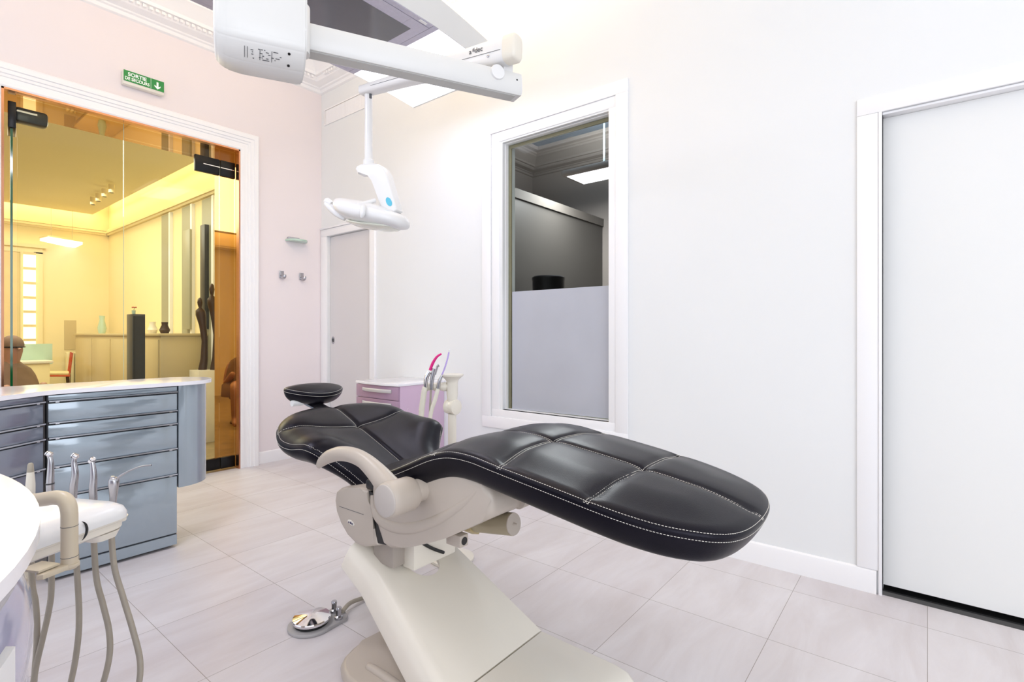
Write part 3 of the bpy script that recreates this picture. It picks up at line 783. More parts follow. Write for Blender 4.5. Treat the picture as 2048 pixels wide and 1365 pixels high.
# headrest
HC = Vector((1.345, 2.275, .872))
def head_surf(x, y):
    u, v_ = x - HC.x, y - HC.y
    z = HC.z + .10 * v_ - .02 * u + .9 * u * u * .6
    return Vector((x, y, z)), Vector((.02 - 1.08 * u, -.10, 1)).normalized()
ho = [(HC.x + .142 * math.cos(a), HC.y + .098 * math.sin(a) * (1 - .10 * math.cos(2 * a))) for a in np.linspace(0, 2 * math.pi, 25)[:-1]]
head = Cushion(ho, (HC.x, HC.y), head_surf, T=.018, RT_=.05, B=.058, RB=.085, crown=.016, cw=.1)
head_o = head.build('headrest', M['leather'], ch)
head.stitches('top_stitching', [(inset(head.out, head.c, .003), True, 'top')], head_o, step=.006, ln=.0042)
head.stitches('side_stitching', [(head.out, True, 'side')], head_o, step=.006, ln=.0042)
bm = NB(); tube(bm, [HC + Vector((-.02, .02, -.05)), Vector((CX, 2.08, .775))], .016, 14, flat=2.2); link('headrest_bracket', bm, M['steel'], ch)
bm = NB(); tube(bm, [(1.22, 2.25, .826), (1.27, 2.25, .826)], .014, 16); tube(bm, [(1.25, 2.25, .826), (1.33, 2.25, .832)], .008, 12); link('headrest_knob', bm, M['white'], ch)

# beige seat body (side shell) : outline in (Y, Z)
YZ = lambda pts: pts
bm = NB()
body = [(1.448, .66), (1.452, .614), (1.440, .56), (1.420, .50), (1.392, .452), (1.36, .446), (1.29, .468), (1.226, .490), (1.16, .517), (1.095, .546), (1.02, .588), (.955, .625), (.922, .642), (.917, .66), (.922, .69), (.93, .715), (.95, .735), (1.05, .752), (1.15, .742), (1.25, .70), (1.35, .67)]
prism(bm, body, Y3, Z3, X3, Vector((0, 0, 0)), 1.062, 1.598, .022, 5); sb = link('seat_body', bm, M['beige'], ch, ang=50)
bm = NB()
# scooped relief on the near face: a swept rim
rim = [onX(*p, 1.062) for p in [(742, 992), (745, 1018), (757, 1040), (780, 1053), (810, 1058), (845, 1052), (885, 1035), (925, 1008), (950, 985), (962, 968)]]
rim = spline([Vector((1.066, p.y, p.z)) for p in rim], 6)
tube(bm, rim, [.004, .010, .012, .012, .010, .006, .002], 12, flat=1.6, up=X3); lab(link('side_ridge', bm, M['beige'], sb, ang=60), 'curved ridge on the side shell')
bm = NB()
rear = [(1.474, .612), (1.52, .612), (1.58, .602), (1.64, .590), (1.668, .572), (1.677, .54), (1.668, .50), (1.64, .462), (1.60, .43), (1.55, .412), (1.50, .412), (1.420, .438), (1.444, .49), (1.467, .55)]
prism(bm, rear, Y3, Z3, X3, Vector((0, 0, 0)), 1.068, 1.590, .016, 4); rb = link('rear_cover', bm, M['beige'], ch, ang=50)
bm = NB(); p0, p1 = onX(674.5, 1012, 1.0675), onX(727, 1030, 1.0675)
tube(bm, [Vector((1.0677, p0.y - .012, p0.z)), Vector((1.0677, p1.y, p1.z))], .0009, 6); link('seam_line', bm, M['ink'], rb)
lg = onX(702, 1046, 1.067)
bm = NB(); ell(bm, Vector((1.0675, lg.y, lg.z)), (Y3 * -1 - Z3 * .12).normalized(), Z3, -X3, .020, .0085, .0006); em = link('oval_badge', bm, M['signb'], rb, sm=False)
text('lettering', 'a dec', M['inkb'], em, Vector((1.0662, lg.y + .015, lg.z - .003)), -Y3 - Z3 * .12, Z3, .0125, offs=.0004)
# dark gap between rear cover and body
bm = NB(); prism(bm, [(1.48, .61), (1.44, .605), (1.385, .45), (1.43, .445)], Y3, Z3, X3, Vector((0, 0, 0)), 1.074, 1.58); link('gap_filler', bm, M['black'], ch, sm=False)
bm = NB(); box(bm, 1.075, 1.2, 1.445, 1.50, .612, .645, .008); link('seat_bracket', bm, M['black'], ch)

# armrest on the near side
arp = [(637, 933, .009), (644, 924, .017), (658, 914, .022), (680, 908, .024), (705, 911, .025), (728, 922, .026), (752, 944, .031), (772, 968, .036), (788, 990, .043)]
arm = [(onX(a, b, .985), r) for a, b, r in arp]
pts = spline([Vector((.985, p.y, p.z)) for p, r in arm], 6); rr_ = list(np.interp(np.linspace(0, 8, len(pts)), range(9), [r for p, r in arm]))
bm = NB(); tube(bm, pts, rr_, 24, flat=1.0, up=Vector((0, .3, 1)))
for v in bm.verts: v.co.x = .985 + (v.co.x - .985) * (.9 if v.co.z > .7 else .9)
ar = link('armrest', bm, M['beige'], ch, ang=60)
ac = onX(765, 1003, .93); AC = Vector((.932, ac.y - .004, ac.z))
bm = NB(); lathe(bm, [(.046, .0), (.0495, .004), (.051, .02), (.051, .085), (.046, .098), (.03, .10)], AC + X3 * .004, X3, 40); link('armrest_hub', bm, M['beige'], ar, ang=50)
bm = NB(); lathe(bm, [(.0, -.002), (.042, -.0015), (.0455, .000), (.0465, .005)], AC, X3, 40, False); lab(link('hub_cap', bm, mat('hub_cap_plastic', '#bfb7b0', .4), ar, ang=40), 'round cap with pale rim')
bm = NB(); lathe(bm, [(.030, 0), (.034, .003), (.034, .04)], AC + X3 * .095 + Y3 * -.012 + Z3 * .006, X3, 32); link('pivot_collar', bm, M['beige'], ar)

# under-seat parts
bm = NB(); obox(bm, Vector((1.30, 1.475, .40)), X3, Y3, Z3, .17, .055, .06, .006); link('lift_bracket', bm, M['beiged'], ch)
bm = NB(); obox(bm, Vector((1.28, 1.40, .38)), X3, Y3, Z3, .10, .03, .05, .004); link('lift_link', bm, M['cream'], ch)
bm = NB(); tube(bm, [(1.24, 1.15, .535), (1.24, .985, .562)], .034, 32); mo = link('motor', bm, M['olive'], ch)
bm = NB(); tube(bm, [(1.24, .9855, .562), (1.24, .982, .5626)], .033, 32); tube(bm, [(1.24, .983, .5626), (1.24, .970, .5645)], [.005, .002], 10); lab(link('motor_cap', bm, M['beige'], mo), 'flat end cap with small pin')
bm = NB(); tube(bm, [(1.24, 1.165, .530), (1.24, 1.135, .536)], .040, 6); link('motor_collar', bm, mat('amber_plastic', '#b8a67c', .4), mo, ang=20)
bm = NB(); obox(bm, Vector((1.13, 1.115, .520)), X3, Y3, Z3, .018, .03, .018, .003); o = link('hollow_bar', bm, M['beige'], ch)
bm = NB(); tube(bm, [(1.13, 1.0852, .520), (1.13, 1.084, .520)], .012, 20); link('bar_opening', bm, M['black'], o)
bm = NB(); prism(bm, [(1.0, .70), (.70, .722), (.70, .728), (1.0, .735)], Y3, Z3, X3, Vector((0, 0, 0)), 1.16, 1.50, .002); link('leg_support', bm, M['olive'], ch)
bm = NB(); prism(bm, [(1.0, .62), (.93, .622), (.80, .690), (.78, .712), (1.0, .72)], Y3, Z3, X3, Vector((0, 0, 0)), 1.44, 1.49, .003); link('support_rib', bm, M['olive'], ch)
bm = NB(); tube(bm, [(1.14, .945, .652), (1.30, .945, .652)], .020, 18); tube(bm, [(1.19, .93, .66), (1.24, .93, .66)], .028, 18); link('pivot_pin', bm, M['beige'], ch)
bm = NB(); tube(bm, spline([(1.20, 1.38, .43), (1.25, 1.36, .39), (1.30, 1.35, .36)], 6), .006, 8); link('cable', bm, M['black'], ch)
bm = NB(); box(bm, 1.12, 1.46, 1.16, 1.40, .52, .60, .01); link('undercarriage', bm, M['black'], ch)

# lift arm cover (slanted slab with side skirts), with a cut-out at its top
def zc(y): return .128 + .487 * (y - 1.04)
bm = NB(); rings = []
for y in np.linspace(1.035, 1.60, 20):
    t = (y - 1.035) / .565; xl = 1.015 + .083 * min(1, t * 1.25); xr = 1.47 - .02 * t; z = zc(y); sk = .085
    row = []
    for k, (x, dz) in enumerate([(xl - .022, -sk), (xl - .018, -.05), (xl - .010, -.022), (xl + .008, -.006), (xl + .03, -.0), (xl + .10, .0), (CX, .0), (xr - .10, .0), (xr - .03, 0), (xr - .010, -.004), (xr, -.018), (xr + .003, -.06), (xr + .003, -sk)]):
        row.append(Vector((x, y - .45 * dz, z + dz)))
    rings.append(row)
loft(bm, rings, cap=False, closed=False)
geo = bmesh.ops.extrude_face_region(bm, geom=list(bm.faces))
for e in geo['geom']:
    if isinstance(e, bmesh.types.BMVert): e.co += Vector((0, .004, -.012))
lift = link('lift_cover', bm, M['cream'], ch, ang=40)
# cut-out near the top
cut = NB(); lathe(cut, [(.062, -.10), (.062, .10)], (1.27, 1.425, zc(1.425)), Vector((0, -.487, 1)), 36)
mc = bpy.data.meshes.new('cutter'); bmesh.ops.recalc_face_normals(cut, faces=cut.faces); cut.to_mesh(mc); cut.free()
co = bpy.data.objects.new('cutter', mc); C.objects.link(co)
md = lift.modifiers.new('cut', 'BOOLEAN'); md.object = co; md.operation = 'DIFFERENCE'; md.solver = 'EXACT'
dg = bpy.context.evaluated_depsgraph_get(); nm = bpy.data.meshes.new_from_object(lift.evaluated_get(dg)); lift.modifiers.clear()
lift.data = nm; smooth(nm, 40); bpy.data.objects.remove(co)
# fixed front cover and base plate
bm = NB(); rings = []
for y, z in [(1.030, .124), (.90, .122), (.76, .120), (.715, .112), (.695, .092), (.69, .05), (.69, .004)]:
    t = (1.03 - y) / .34; xl = 1.012 + .03 * t; xr = 1.472 + .0 * t
    row = [Vector((xl - .025, y, .004)), Vector((xl - .02, y, max(.004, z - .05))), Vector((xl - .008, y, max(.004, z - .016))), Vector((xl + .02, y, z)), Vector((CX, y, z)), Vector((xr - .02, y, z)), Vector((xr - .004, y, max(.004, z - .010))), Vector((xr + .004, y, max(.004, z - .03))), Vector((xr + .006, y, .004))]
    rings.append(row)
loft(bm, rings, cap=True); link('front_cover', bm, M['cream'], ch, ang=45)
bm = NB(); tube(bm, [(.97, .80, .03), (.97, 1.05, .03)], .002, 6); bm.clear() if False else None
prism(bm, [(.965, 1.45), (.955, .70), (1.45, .70), (1.45, 1.58), (1.12, 1.58), (1.07, 1.573), (1.03, 1.555), (1.0, 1.53), (.98, 1.495)], X3, Y3, Z3, Vector((0, 0, 0)), .004, .045, .018, 3); bp = link('base_plate', bm, M['beige'], ch, ang=50)
bm = NB(); tube(bm, spline([(1.040, 1.445, .043), (1.045, 1.41, .045), (1.04, 1.2, .045), (1.02, .8, .045)], 6), [.006, .014, .015, .015, .015], 14, flat=1.0); link('base_ridge', bm, M['beige'], bp)
bm = NB(); box(bm, .955, .99, 1.1, 1.43, .0, .012); link('plate_foot', bm, M['black'], bp, sm=False)

# ------------------------------------------------------------------ foot control
fc = thing('foot_control', 'round chrome foot control disc on the floor behind the chair base', 'foot pedal', (1.11, 1.89, 0))
FC = Vector((1.100, 1.880, 0))
bm = NB(); pl = [(FC.x + .088 * math.cos(a), FC.y + .088 * math.sin(a)) for a in np.linspace(math.radians(20), math.radians(290), 24)]
kd = Vector((.96, -.28, 0)) ; kp = kd.cross(Z3)
pl = [FC + kd * (.088 * math.cos(a)) + kp * (.088 * math.sin(a)) for a in np.linspace(math.radians(50), math.radians(310), 24)] + [FC + kd * .125 - kp * .045, FC + kd * .135 - kp * .02, FC + kd * .135 + kp * .02, FC + kd * .125 + kp * .045]
prism(bm, [(p.x, p.y) for p in pl], X3, Y3, Z3, Vector((0, 0, 0)), .0005, .012, .003); link('base', bm, mat('foot_base_grey', '#a9a6a6', .4), fc)
bm = NB(); lathe(bm, [(.062, .012), (.062, .030)], FC, Z3, 48); link('skirt', bm, M['black'], fc)
bm = NB(); lathe(bm, [(.062, .024), (.071, .026), (.072, .034), (.069, .038), (.04, .046), (.012, .052), (.0005, .053)], FC, Z3, 56, False); link('chrome_disc', bm, M['chrome'], fc, ang=25)
for s_ in (-.030, .030):
    bm = NB(); q = FC + kd * .096 + kp * s_
    lathe(bm, [(.016, .010), (.016, .022), (.010, .026), (.010, .045), (.011, .047), (.011, .055), (.009, .058)], q, Z3, 24); k_ = link('knob', bm, M['steel'], fc)
bm = NB(); tube(bm, spline([FC + kd * .12 + Z3 * .02, (1.27, 1.875, .022), (1.34, 1.885, .012), (1.42, 1.86, .010), (1.50, 1.80, .010)], 8), .0085, 12); link('cable', bm, M['hose'], fc)

# ------------------------------------------------------------------ counter with drawers, left
TZ = .886
def stadium_arc(cx, cy, r, a0, a1, n=20): return [(cx + r * math.cos(a), cy + r * math.sin(a)) for a in np.linspace(a0, a1, n)]
FY = 3.145
RAILS = [.835, .735, .665, .532, .394]
def drawer_unit(t, o, u, n, L, back, zlow, body_m, plinth=True):
    """unit whose front face starts at o, runs along u for L, faces n (towards the room)"""
    bm = NB(); c = o + u * (L / 2) - n * (back / 2)
    obox(bm, Vector((c.x, c.y, (zlow + .866) / 2)), u, -n, Z3, L / 2 - .001, back / 2 - .012, (.866 - zlow) / 2); link('carcass', bm, M['shade'], t, sm=False)
    zs_ = [.862] + RAILS + [zlow + .055 if plinth else zlow]
    for i in range(len(zs_) - 1):
        zt, zb = zs_[i], zs_[i + 1]
        first = i == 0
        bm = NB(); top = zt - (.002 if first else .0135); bot = zb + .0015
        cc = o + u * (L / 2) - n * .005
        obox(bm, Vector((cc.x, cc.y, (top + bot) / 2)), u, -n, Z3, L / 2 - .004, .008, (top - bot) / 2, .0012, 2)
        dr = link('fascia' if first else 'drawer_front', bm, body_m, t)
        if not first:
            bm = NB(); cc = o + u * (L / 2) + n * .006
            obox(bm, Vector((cc.x, cc.y, zt - .0025)), u, -n, Z3, L / 2 - .004, .011, .0032, .001, 1); link('handle_rail', bm, M['rail'], dr)
            for q in (.035, L - .035):
                bm = NB(); cc = o + u * q + n * .004
                obox(bm, Vector((cc.x, cc.y, zt - .0075)), u, -n, Z3, .007, .008, .002); link('rail_clip', bm, M['chrome'], dr, sm=False)
    if plinth:
        bm = NB(); cc = o + u * (L / 2) - n * .006
        obox(bm, Vector((cc.x, cc.y, .042)), u, -n, Z3, L / 2 - .004, .008, .026); link('plinth', bm, body_m, t, sm=False)
        bm = NB(); obox(bm, Vector((c.x, c.y, .009)), u, -n, Z3, L / 2 - .03, back / 2 - .04, .009); link('foot', bm, M['black'], t, sm=False)

t = thing('drawer_cabinet', 'glossy blue-grey cabinet with five wide drawers reaching the floor', 'cabinet', (.8, 3.3, 0))
drawer_unit(t, Vector((.533, FY, 0)), X3, -Y3, .53, .335, .02, M['bluegrey'])
bm = NB(); prism(bm, [(.534, FY + .012), (.527, FY + .004), (.50, FY + .10), (.534, FY + .12)], X3, Y3, Z3, Vector((0, 0, 0)), .31, .866); link('gap_strip', bm, M['black'], t, sm=False)
t = thing('drawer_cabinet', 'slate grey drawer cabinet angled towards the foreground at the left edge', 'cabinet', (.3, 3.0, 0))
u_ = Vector((-.82, -.573, 0)).normalized(); n_c = Vector((.573, -.82, 0)).normalized()
drawer_unit(t, Vector((.524, 3.141, 0)) + u_ * .46, -u_, n_c, .455, .33, .30, M['slate'], False)
bm = NB(); obox(bm, Vector((.524, 3.141, .15)) + u_ * .25 - n_c * .24, u_, n_c, Z3, .2, .06, .15); link('support_leg', bm, M['shade'], t, sm=False)
# curved end unit, hung clear of the floor
t = thing('curved_end_cabinet', 'glossy rounded blue-grey end cabinet hanging clear of the floor', 'cabinet', (1.12, 3.3, .317))
pl = [(1.066, 3.137)] + stadium_arc(1.085, 3.306, .169, -math.pi / 2, math.pi / 2, 28) + [(1.066, 3.475)]
bm = NB(); prism(bm, pl, X3, Y3, Z3, Vector((0, 0, 0)), .317, .866, .002, 2); link('curved_shell', bm, M['bluegrey'], t, ang=40)
bm = NB()
for k in range(6):
    a = math.radians(28); z = .42 + k * .075
    lathe(bm, [(.006, 0), (.006, .001)], (1.085 + .169 * math.cos(a), 3.306 + .169 * math.sin(a), z), (math.cos(a), math.sin(a), 0), 12)
bm.free()
# worktop
wt = []
fr = [(.07, 2.77), (.357, 2.967), (.519, 3.083), (.62, 3.102), (.8, 3.106), (1.04, 3.106)]
wt = [(p.x, p.y) for p in spline([(a, b, 0) for a, b in fr], 6)] + stadium_arc(1.085, 3.300, .194, -math.pi / 2 + .12, math.pi / 2 - .1, 28) + [(.95, 3.495), (.8, 3.50), (.55, 3.515), (.35, 3.49), (.0, 3.27), (-.15, 3.12)]
bm = NB(); prism(bm, wt, X3, Y3, Z3, Vector((0, 0, 0)), .8665, TZ, .006, 3)
tag(link('worktop', bm, M['whitesol'], None, ang=40), 'white solid worktop with rounded end lying on the blue-grey drawer cabinets', 'worktop')

# foreground cabinet at the left edge
def ellp(cx, cy, rx, ry, n=72): return [(cx + rx * math.cos(a), cy + ry * math.sin(a)) for a in np.linspace(0, 2 * math.pi, n + 1)[:-1]]
bm = NB(); prism(bm, ellp(-.2, 1.15, .372, .652), X3, Y3, Z3, Vector((0, 0, 0)), .866, TZ, .006, 3)
tag(link('worktop', bm, M['whitesol'], None, ang=40), 'white oval worktop cut off by the left edge in the foreground', 'worktop')
t = thing('rounded_cabinet', 'lavender rounded cabinet under the oval worktop in the foreground', 'cabinet', (-.2, 1.15, 0))
bm = NB(); rings = []
for z, s_ in [(.01, .95), (.2, .985), (.45, 1.0), (.60, .998), (.66, .982), (.685, .98), (.70, .988), (.73, .999), (.76, .994), (.785, .97), (.80, .94), (.815, .90)]:
    rings.append([Vector((a, b, z)) for a, b in ellp(-.2, 1.15, .366 * s_, .64 * s_)])
loft(bm, rings); link('curved_body', bm, M['lavender'], t, ang=50)
bm = NB(); rings = []
for z, s_ in [(.816, .90), (.83, .97), (.845, .985), (.8655, .985)]: rings.append([Vector((a, b, z)) for a, b in ellp(-.2, 1.15, .366 * s_, .645 * s_)])
loft(bm, rings); link('top_rim', bm, M['rail'], t, ang=40)
def arcp(s_, a0, a1, z, n=20): return [Vector((-.2 + .366 * s_ * math.cos(a), 1.15 + .64 * s_ * math.sin(a), z)) for a in np.linspace(a0, a1, n)]
A0, A1 = math.radians(-80), math.radians(-34)
for z0, z1 in [(.03, .30), (.31, .62), (.63, .795)]:
    bm = NB(); loft(bm, [[*arcp(1.012, A0, A1, z), *arcp(.99, A1, A0, z)] for z in (z0, z1)]); dr = link('drawer_front', bm, M['white'], t, ang=40)
    bm = NB(); tube(bm, [p for p in arcp(1.07, A0 + .1, A1 - .04, z1 - .075)], [.004, .006, .006, .006, .007], 10, flat=.7); link('bar_handle', bm, M['steel'], dr)
bm = NB()
tube(bm, arcp(1.0, A1 + .03, A1 + .03, .03, 1) + arcp(.97, A1 + .03, A1 + .03, .76, 1), .006, 10); link('corner_rail', bm, M['steel'], t)

# ------------------------------------------------------------------ delivery tray with handle
U, W_ = Vector((.9, .436, 0)), Vector((-.436, .9, 0)); OT = Vector((.239, 1.556, 0))
dt = thing('delivery_tray', 'white dental delivery tray head with a thick tan handle', 'instrument tray', (.35, 1.7, .62))
def trect(u0, u1, w0, w1, r, z, n=7):
    out = []
    for cu, cw, a0 in [(u1 - r, w0 + r, -math.pi / 2), (u1 - r, w1 - r, 0), (u0 + r, w1 - r, math.pi / 2), (u0 + r, w0 + r, math.pi)]:
        for k in range(n):
            a = a0 + math.pi / 2 * k / (n - 1)
            uu, ww = cu + r * math.cos(a), cw + r * math.sin(a)
            tz = z + max(0, (.19 - uu)) * 0
            out.append(OT + U * uu + W_ * ww + Z3 * tz)
    return out
TU = .245
bm = NB(); loft(bm, [trect(-.08, TU - .018, .012, .35, .04, .628), trect(-.08, TU - .008, .004, .36, .045, .634), trect(-.08, TU - .006, .004, .36, .045, .650), trect(-.08, TU + .004, -.003, .37, .05, .6535), trect(-.08, TU + .006, -.004, .37, .05, .657)])
link('lower_shell', bm, M['cream'], dt, ang=40)
bm = NB()
loft(bm, [trect(-.08, TU + .004, -.003, .37, .05, .6572), trect(-.08, TU + .004, -.003, .37, .05, .668), trect(-.08, TU - .002, .002, .365, .05, .682), trect(-.08, TU - .018, .016, .35, .045, .693), trect(-.06, TU - .06, .06, .31, .04, .698), trect(-.04, TU - .12, .12, .26, .03, .699)])
us = link('upper_shell', bm, M['white'], dt, ang=50)
bm = NB(); cpt = OT + U * .112 + W_ * -.0045
aa = np.linspace(-1.25, 1.25, 12)
tube(bm, [cpt + U * (.018 * math.cos(a) - .014) + Z3 * (.664 + .024 * math.sin(a)) for a in aa], [.0004, .0025, .003, .0025, .0004], 8); link('hinge_gap', bm, M['black'], us)
bm = NB(); loft(bm, [trect(TU - .09, TU - .03, .012, .29, .02, .612), trect(TU - .10, TU - .02, .008, .295, .025, .629)]); link('hose_guide', bm, M['cream'], dt, ang=40)
# holder bar behind the right end
bm = NB(); obox(bm, OT + U * (TU + .002) + W_ * .17 + Z3 * .640, U, W_, Z3, .012, .13, .008, .004); link('holder_bar', bm, M['cream'], dt)
# handle
hpth = [V(60, 1003, 1.19), V(88, 999, 1.17), V(112, 996, 1.16), V(130, 1001, 1.155), V(138, 1020, 1.15), V(139, 1060, 1.15), V(139, 1130, 1.15)]
sp = spline(hpth, 8); zlim = [p for p in sp]
bm = NB(); tube(bm, sp, .0155, 24); hn = link('handle', bm, M['tan'], dt)
for py in (1052, 1113):
    bm = NB(); q = V(139, py, 1.15); tube(bm, [q + Z3 * .0006, q - Z3 * .0006], .0158, 24); link('seam_ring', bm, M['ink'], hn)
bm = NB(); q = V(139, 1130, 1.15); lathe(bm, [(.013, -.008), (.0175, -.002), (.0175, .004)], q, Z3, 24)
prism(bm, [(.012, -.014), (.012, .014), (-.060, .010), (-.066, 0), (-.060, -.010)], U, W_, Z3, Vector((q.x, q.y, 0)), q.z - .006, q.z + .006, .003, 2); link('handle_bracket', bm, M['tan'], dt)
bm = NB(); prism(bm, [(-.02, .0), (-.02, .05), (-.062, .05), (-.062, .0)], U, W_, Z3, Vector((q.x, q.y, 0)), q.z + .007, q.z + .013, .002, 2); link('bracket_plate', bm, M['tan'], dt)

# handpieces in the holder, each with its hose
names = [('air_water_syringe', 'steel air-water syringe with long bent tip, rightmost in the delivery tray', 'syringe'),
         ('dental_handpiece', 'silver handpiece between the air-water syringe and the middle instrument of the tray', 'handpiece'),
         ('dental_handpiece', 'silver handpiece standing in the middle of the five tray instruments', 'handpiece'),
         ('dental_handpiece', 'silver handpiece with dark collar, standing just right of the cream scaler', 'handpiece'),
         ('dental_scaler', 'cream tapered scaler handle with grey tip next to the oval worktop', 'scaler')]
hosepx = [[(218, 1075), (228, 1130), (246, 1195), (266, 1262), (280, 1322), (277, 1372), (262, 1410)],
          [(185, 1085), (192, 1150), (206, 1210), (218, 1262), (219, 1312), (206, 1368), (190, 1405)],
          [(148, 1100), (155, 1160), (158, 1220), (157, 1270), (150, 1325), (140, 1372), (130, 1405)],
          [(104, 1110), (103, 1170), (98, 1220), (86, 1275), (74, 1325), (67, 1365), (62, 1400)],
          [(60, 1110), (64, 1160), (71, 1205), (74, 1250), (73, 1300), (70, 1340), (66, 1395)]]
baspx = [(226, 1018), (187, 1010), (146, 1006), (101, 1004), (61, 1002)]
tippx = [(228, 958), (184, 921), (150, 913), (98, 909), (61, 928)]
dd = [1.44, 1.46, 1.48, 1.49, 1.50]
for k in range(5):
    nm_, lb, ct = names[k]; d = dd[k]; b = V(*baspx[k], d); tp = V(*tippx[k], d)
    b.z = .668; ax = (tp - b); Lh = ax.length; ax.normalize()
    t = thing(nm_, lb, ct, (b.x, b.y, .64), 'instruments in the delivery tray')
    rt = RT
    if k == 0:
        bm = NB(); lathe(bm, [(.008, -.02), (.0085, .02), (.011, .045), (.0125, .055), (.0125, .068), (.010, .074), (.006, .076)], b, ax, 24); link('body', bm, M['steel'], t, ang=50)
        bm = NB(); tube(bm, spline([tp + ax * -.005 + rt * .006, V(240, 953, d), V(262, 941, d), V(285, 933, d), V(303, 931, d)], 6), [.004, .0032, .0022, .002, .002], 10); link('tip', bm, M['steel'], t)
        bm = NB(); lathe(bm, [(.006, 0), (.006, .004), (.004, .006)], tp + ax * .001 - rt * .004, ax, 16); link('button', bm, M['steel'], t)
    elif k == 4:
        bm = NB(); lathe(bm, [(.009, -.02), (.011, .02), (.011, .04), (.0085, Lh - .024)], b, ax, 24); link('body', bm, M['cream'], t, ang=50)
        bm = NB(); lathe(bm, [(.0084, 0), (.0066, .022), (.004, .026)], b + ax * (Lh - .024), ax, 24); lab(link('tip', bm, M['hose'], t, ang=50), 'grey tip cap')
    else:
        bend = [-.002, .002, -.004][k - 1]
        p = [b, b + ax * .04, b + ax * (Lh * .6) + rt * .003, b + ax * (Lh - .018) - rt * bend, tp - ax * .004]
        bm = NB(); tube(bm, spline([b - ax * .02] + p, 6), [.0085, .009, .0095, .0095, .0085, .0075, .006, .0055], 20); link('body', bm, M['steel'], t, ang=60)
        hdv = (rt * (-1 if k != 1 else .6) + ax * .55 - FW * .2).normalized()
        bm = NB(); lathe(bm, [(.004, -.009), (.0072, -.007), (.0075, .004), (.006, .008), (.003, .009)], tp - hdv * .0, hdv, 20); hd_ = link('head', bm, M['chrome'], t, ang=50)
        bm = NB(); lathe(bm, [(.0078, 0), (.0078, .0015)], tp + hdv * .003, hdv, 20); link('ring', bm, M['shade'], hd_)
        if k == 3:
            bm = NB(); lathe(bm, [(.0102, 0), (.0102, .004)], b + ax * .042, ax, 20); link('collar', bm, M['shade'], t)
    pts = [V(x, y, d - .02 - .012 * i) for i, (x, y) in enumerate(hosepx[k])]
    pts[0].z = .64; pts = [Vector((b.x, b.y, .655)) if k != 0 else Vector((b.x, b.y, .66))] + [pts[0] * .5 + Vector((b.x, b.y, .62)) * .5] + pts[1:]
    bm = NB(); tube(bm, spline(pts, 8), .0072, 12); link('hose', bm, M['hose'], t)

# ------------------------------------------------------------------ suction post on the far side of the chair
SPX, SPY = 1.875, 1.885
sp_ = thing('suction_post', 'cream upright post with cupped top holding the suction instruments', 'instrument stand', (SPX, SPY, 0))
o_ = Vector((SPX, SPY, 0)); ds = (o_.x * .7815 + o_.y * .6239)
def zz(y): return CAMH + ds * (669 - y) / FPX
bm = NB(); lathe(bm, [(.020, 0.02), (.021, zz(828))], o_, Z3, 28); link('pole', bm, M['cream'], sp_)
bm = NB(); lathe(bm, [(.11, 0.001), (.11, .012), (.03, .03)], o_, Z3, 36); link('foot_plate', bm, M['cream'], sp_)
kx = (RT * .8 - FW * .6).normalized()
bm = NB(); lathe(bm, [(.022, -.034), (.036, -.030), (.038, -.004), (.036, 0), (.038, .004), (.038, .030), (.022, .034)], o_ + Z3 * zz(814), kx, 32); link('knuckle', bm, M['cream'], sp_, ang=40)
bm = NB(); lathe(bm, [(.022, zz(812)), (.025, zz(800)), (.029, zz(788)), (.029, zz(766)), (.031, zz(762)), (.038, zz(758)), (.056, zz(752)), (.057, zz(749)), (.052, zz(748.6)), (.03, zz(750))], o_, Z3, 36); link('cup', bm, M['cream'], sp_, ang=40)
hd2 = (V(846, 775, ds) - o_ - Z3 * (V(846, 775, ds).z)); hd2.z = 0; hd2.normalize()
zb0 = zz(774)
bm = NB(); tube(bm, [o_ + Z3 * zb0 + hd2 * .03, o_ + Z3 * zb0 + hd2 * .045], .023, 24); tube(bm, [o_ + Z3 * zb0, o_ + Z3 * zb0 + hd2 * .14], .018, 24)
link('holder_bar', bm, M['cream'], sp_)
for q in (.050, .085, .125):
    bm = NB(); tube(bm, [o_ + Z3 * zb0 + hd2 * (q - .007), o_ + Z3 * zb0 + hd2 * (q + .007)], .021, 20); link('holder_ring', bm, M['cream'], sp_)
def sv(px, py, dz=0): return V(px, py, ds - .03 + dz)
t = thing('suction_handpiece', 'chrome suction handpiece with bright pink curved tip', 'suction tool', tuple(sv(853, 770)), 'instruments on the suction post')
bm = NB(); tube(bm, spline([sv(851, 775), sv(853, 756), sv(859, 744)], 6), [.009, .012, .011], 16); link('body', bm, M['chrome'], t)
bm = NB(); tube(bm, spline([sv(860, 741), sv(866, 726), sv(874, 714), sv(883, 708)], 8), [.0075, .0075, .006, .0045], 14, flat=.8); lab(link('tip', bm, M['pink'], t), 'pink plastic tip')
bm = NB(); tube(bm, spline([sv(850, 775), sv(846, 800), sv(843, 825), sv(840, 870), V(830, 930, ds + .03), V(822, 1000, ds + .05)], 8), .0135, 14); ho_ = link('hose', bm, M['hosec'], t)
bm = NB()
for k, (a, b) in enumerate(zip(spline([sv(849, 781), sv(846, 800), sv(843, 822)], 9), spline([sv(849, 781), sv(846, 800), sv(843, 822)], 9)[1:])):
    tube(bm, [a, a * .55 + b * .45], .0148, 14)
link('ribbed_sleeve', bm, M['hosec'], ho_)
t = thing('water_syringe', 'silver syringe with small round top standing beside the pink suction tip', 'syringe', tuple(sv(866, 770)), 'instruments on the suction post')
bm = NB(); tube(bm, spline([sv(863, 780), sv(864, 760), sv(869, 738)], 6), [.008, .010, .012], 16); link('body', bm, M['steel'], t)
bm = NB(); tube(bm, spline([sv(870, 750), sv(873, 740), sv(875, 733), sv(878, 731)], 6), [.005, .005, .006, .007], 12); link('nozzle', bm, M['steel'], t)
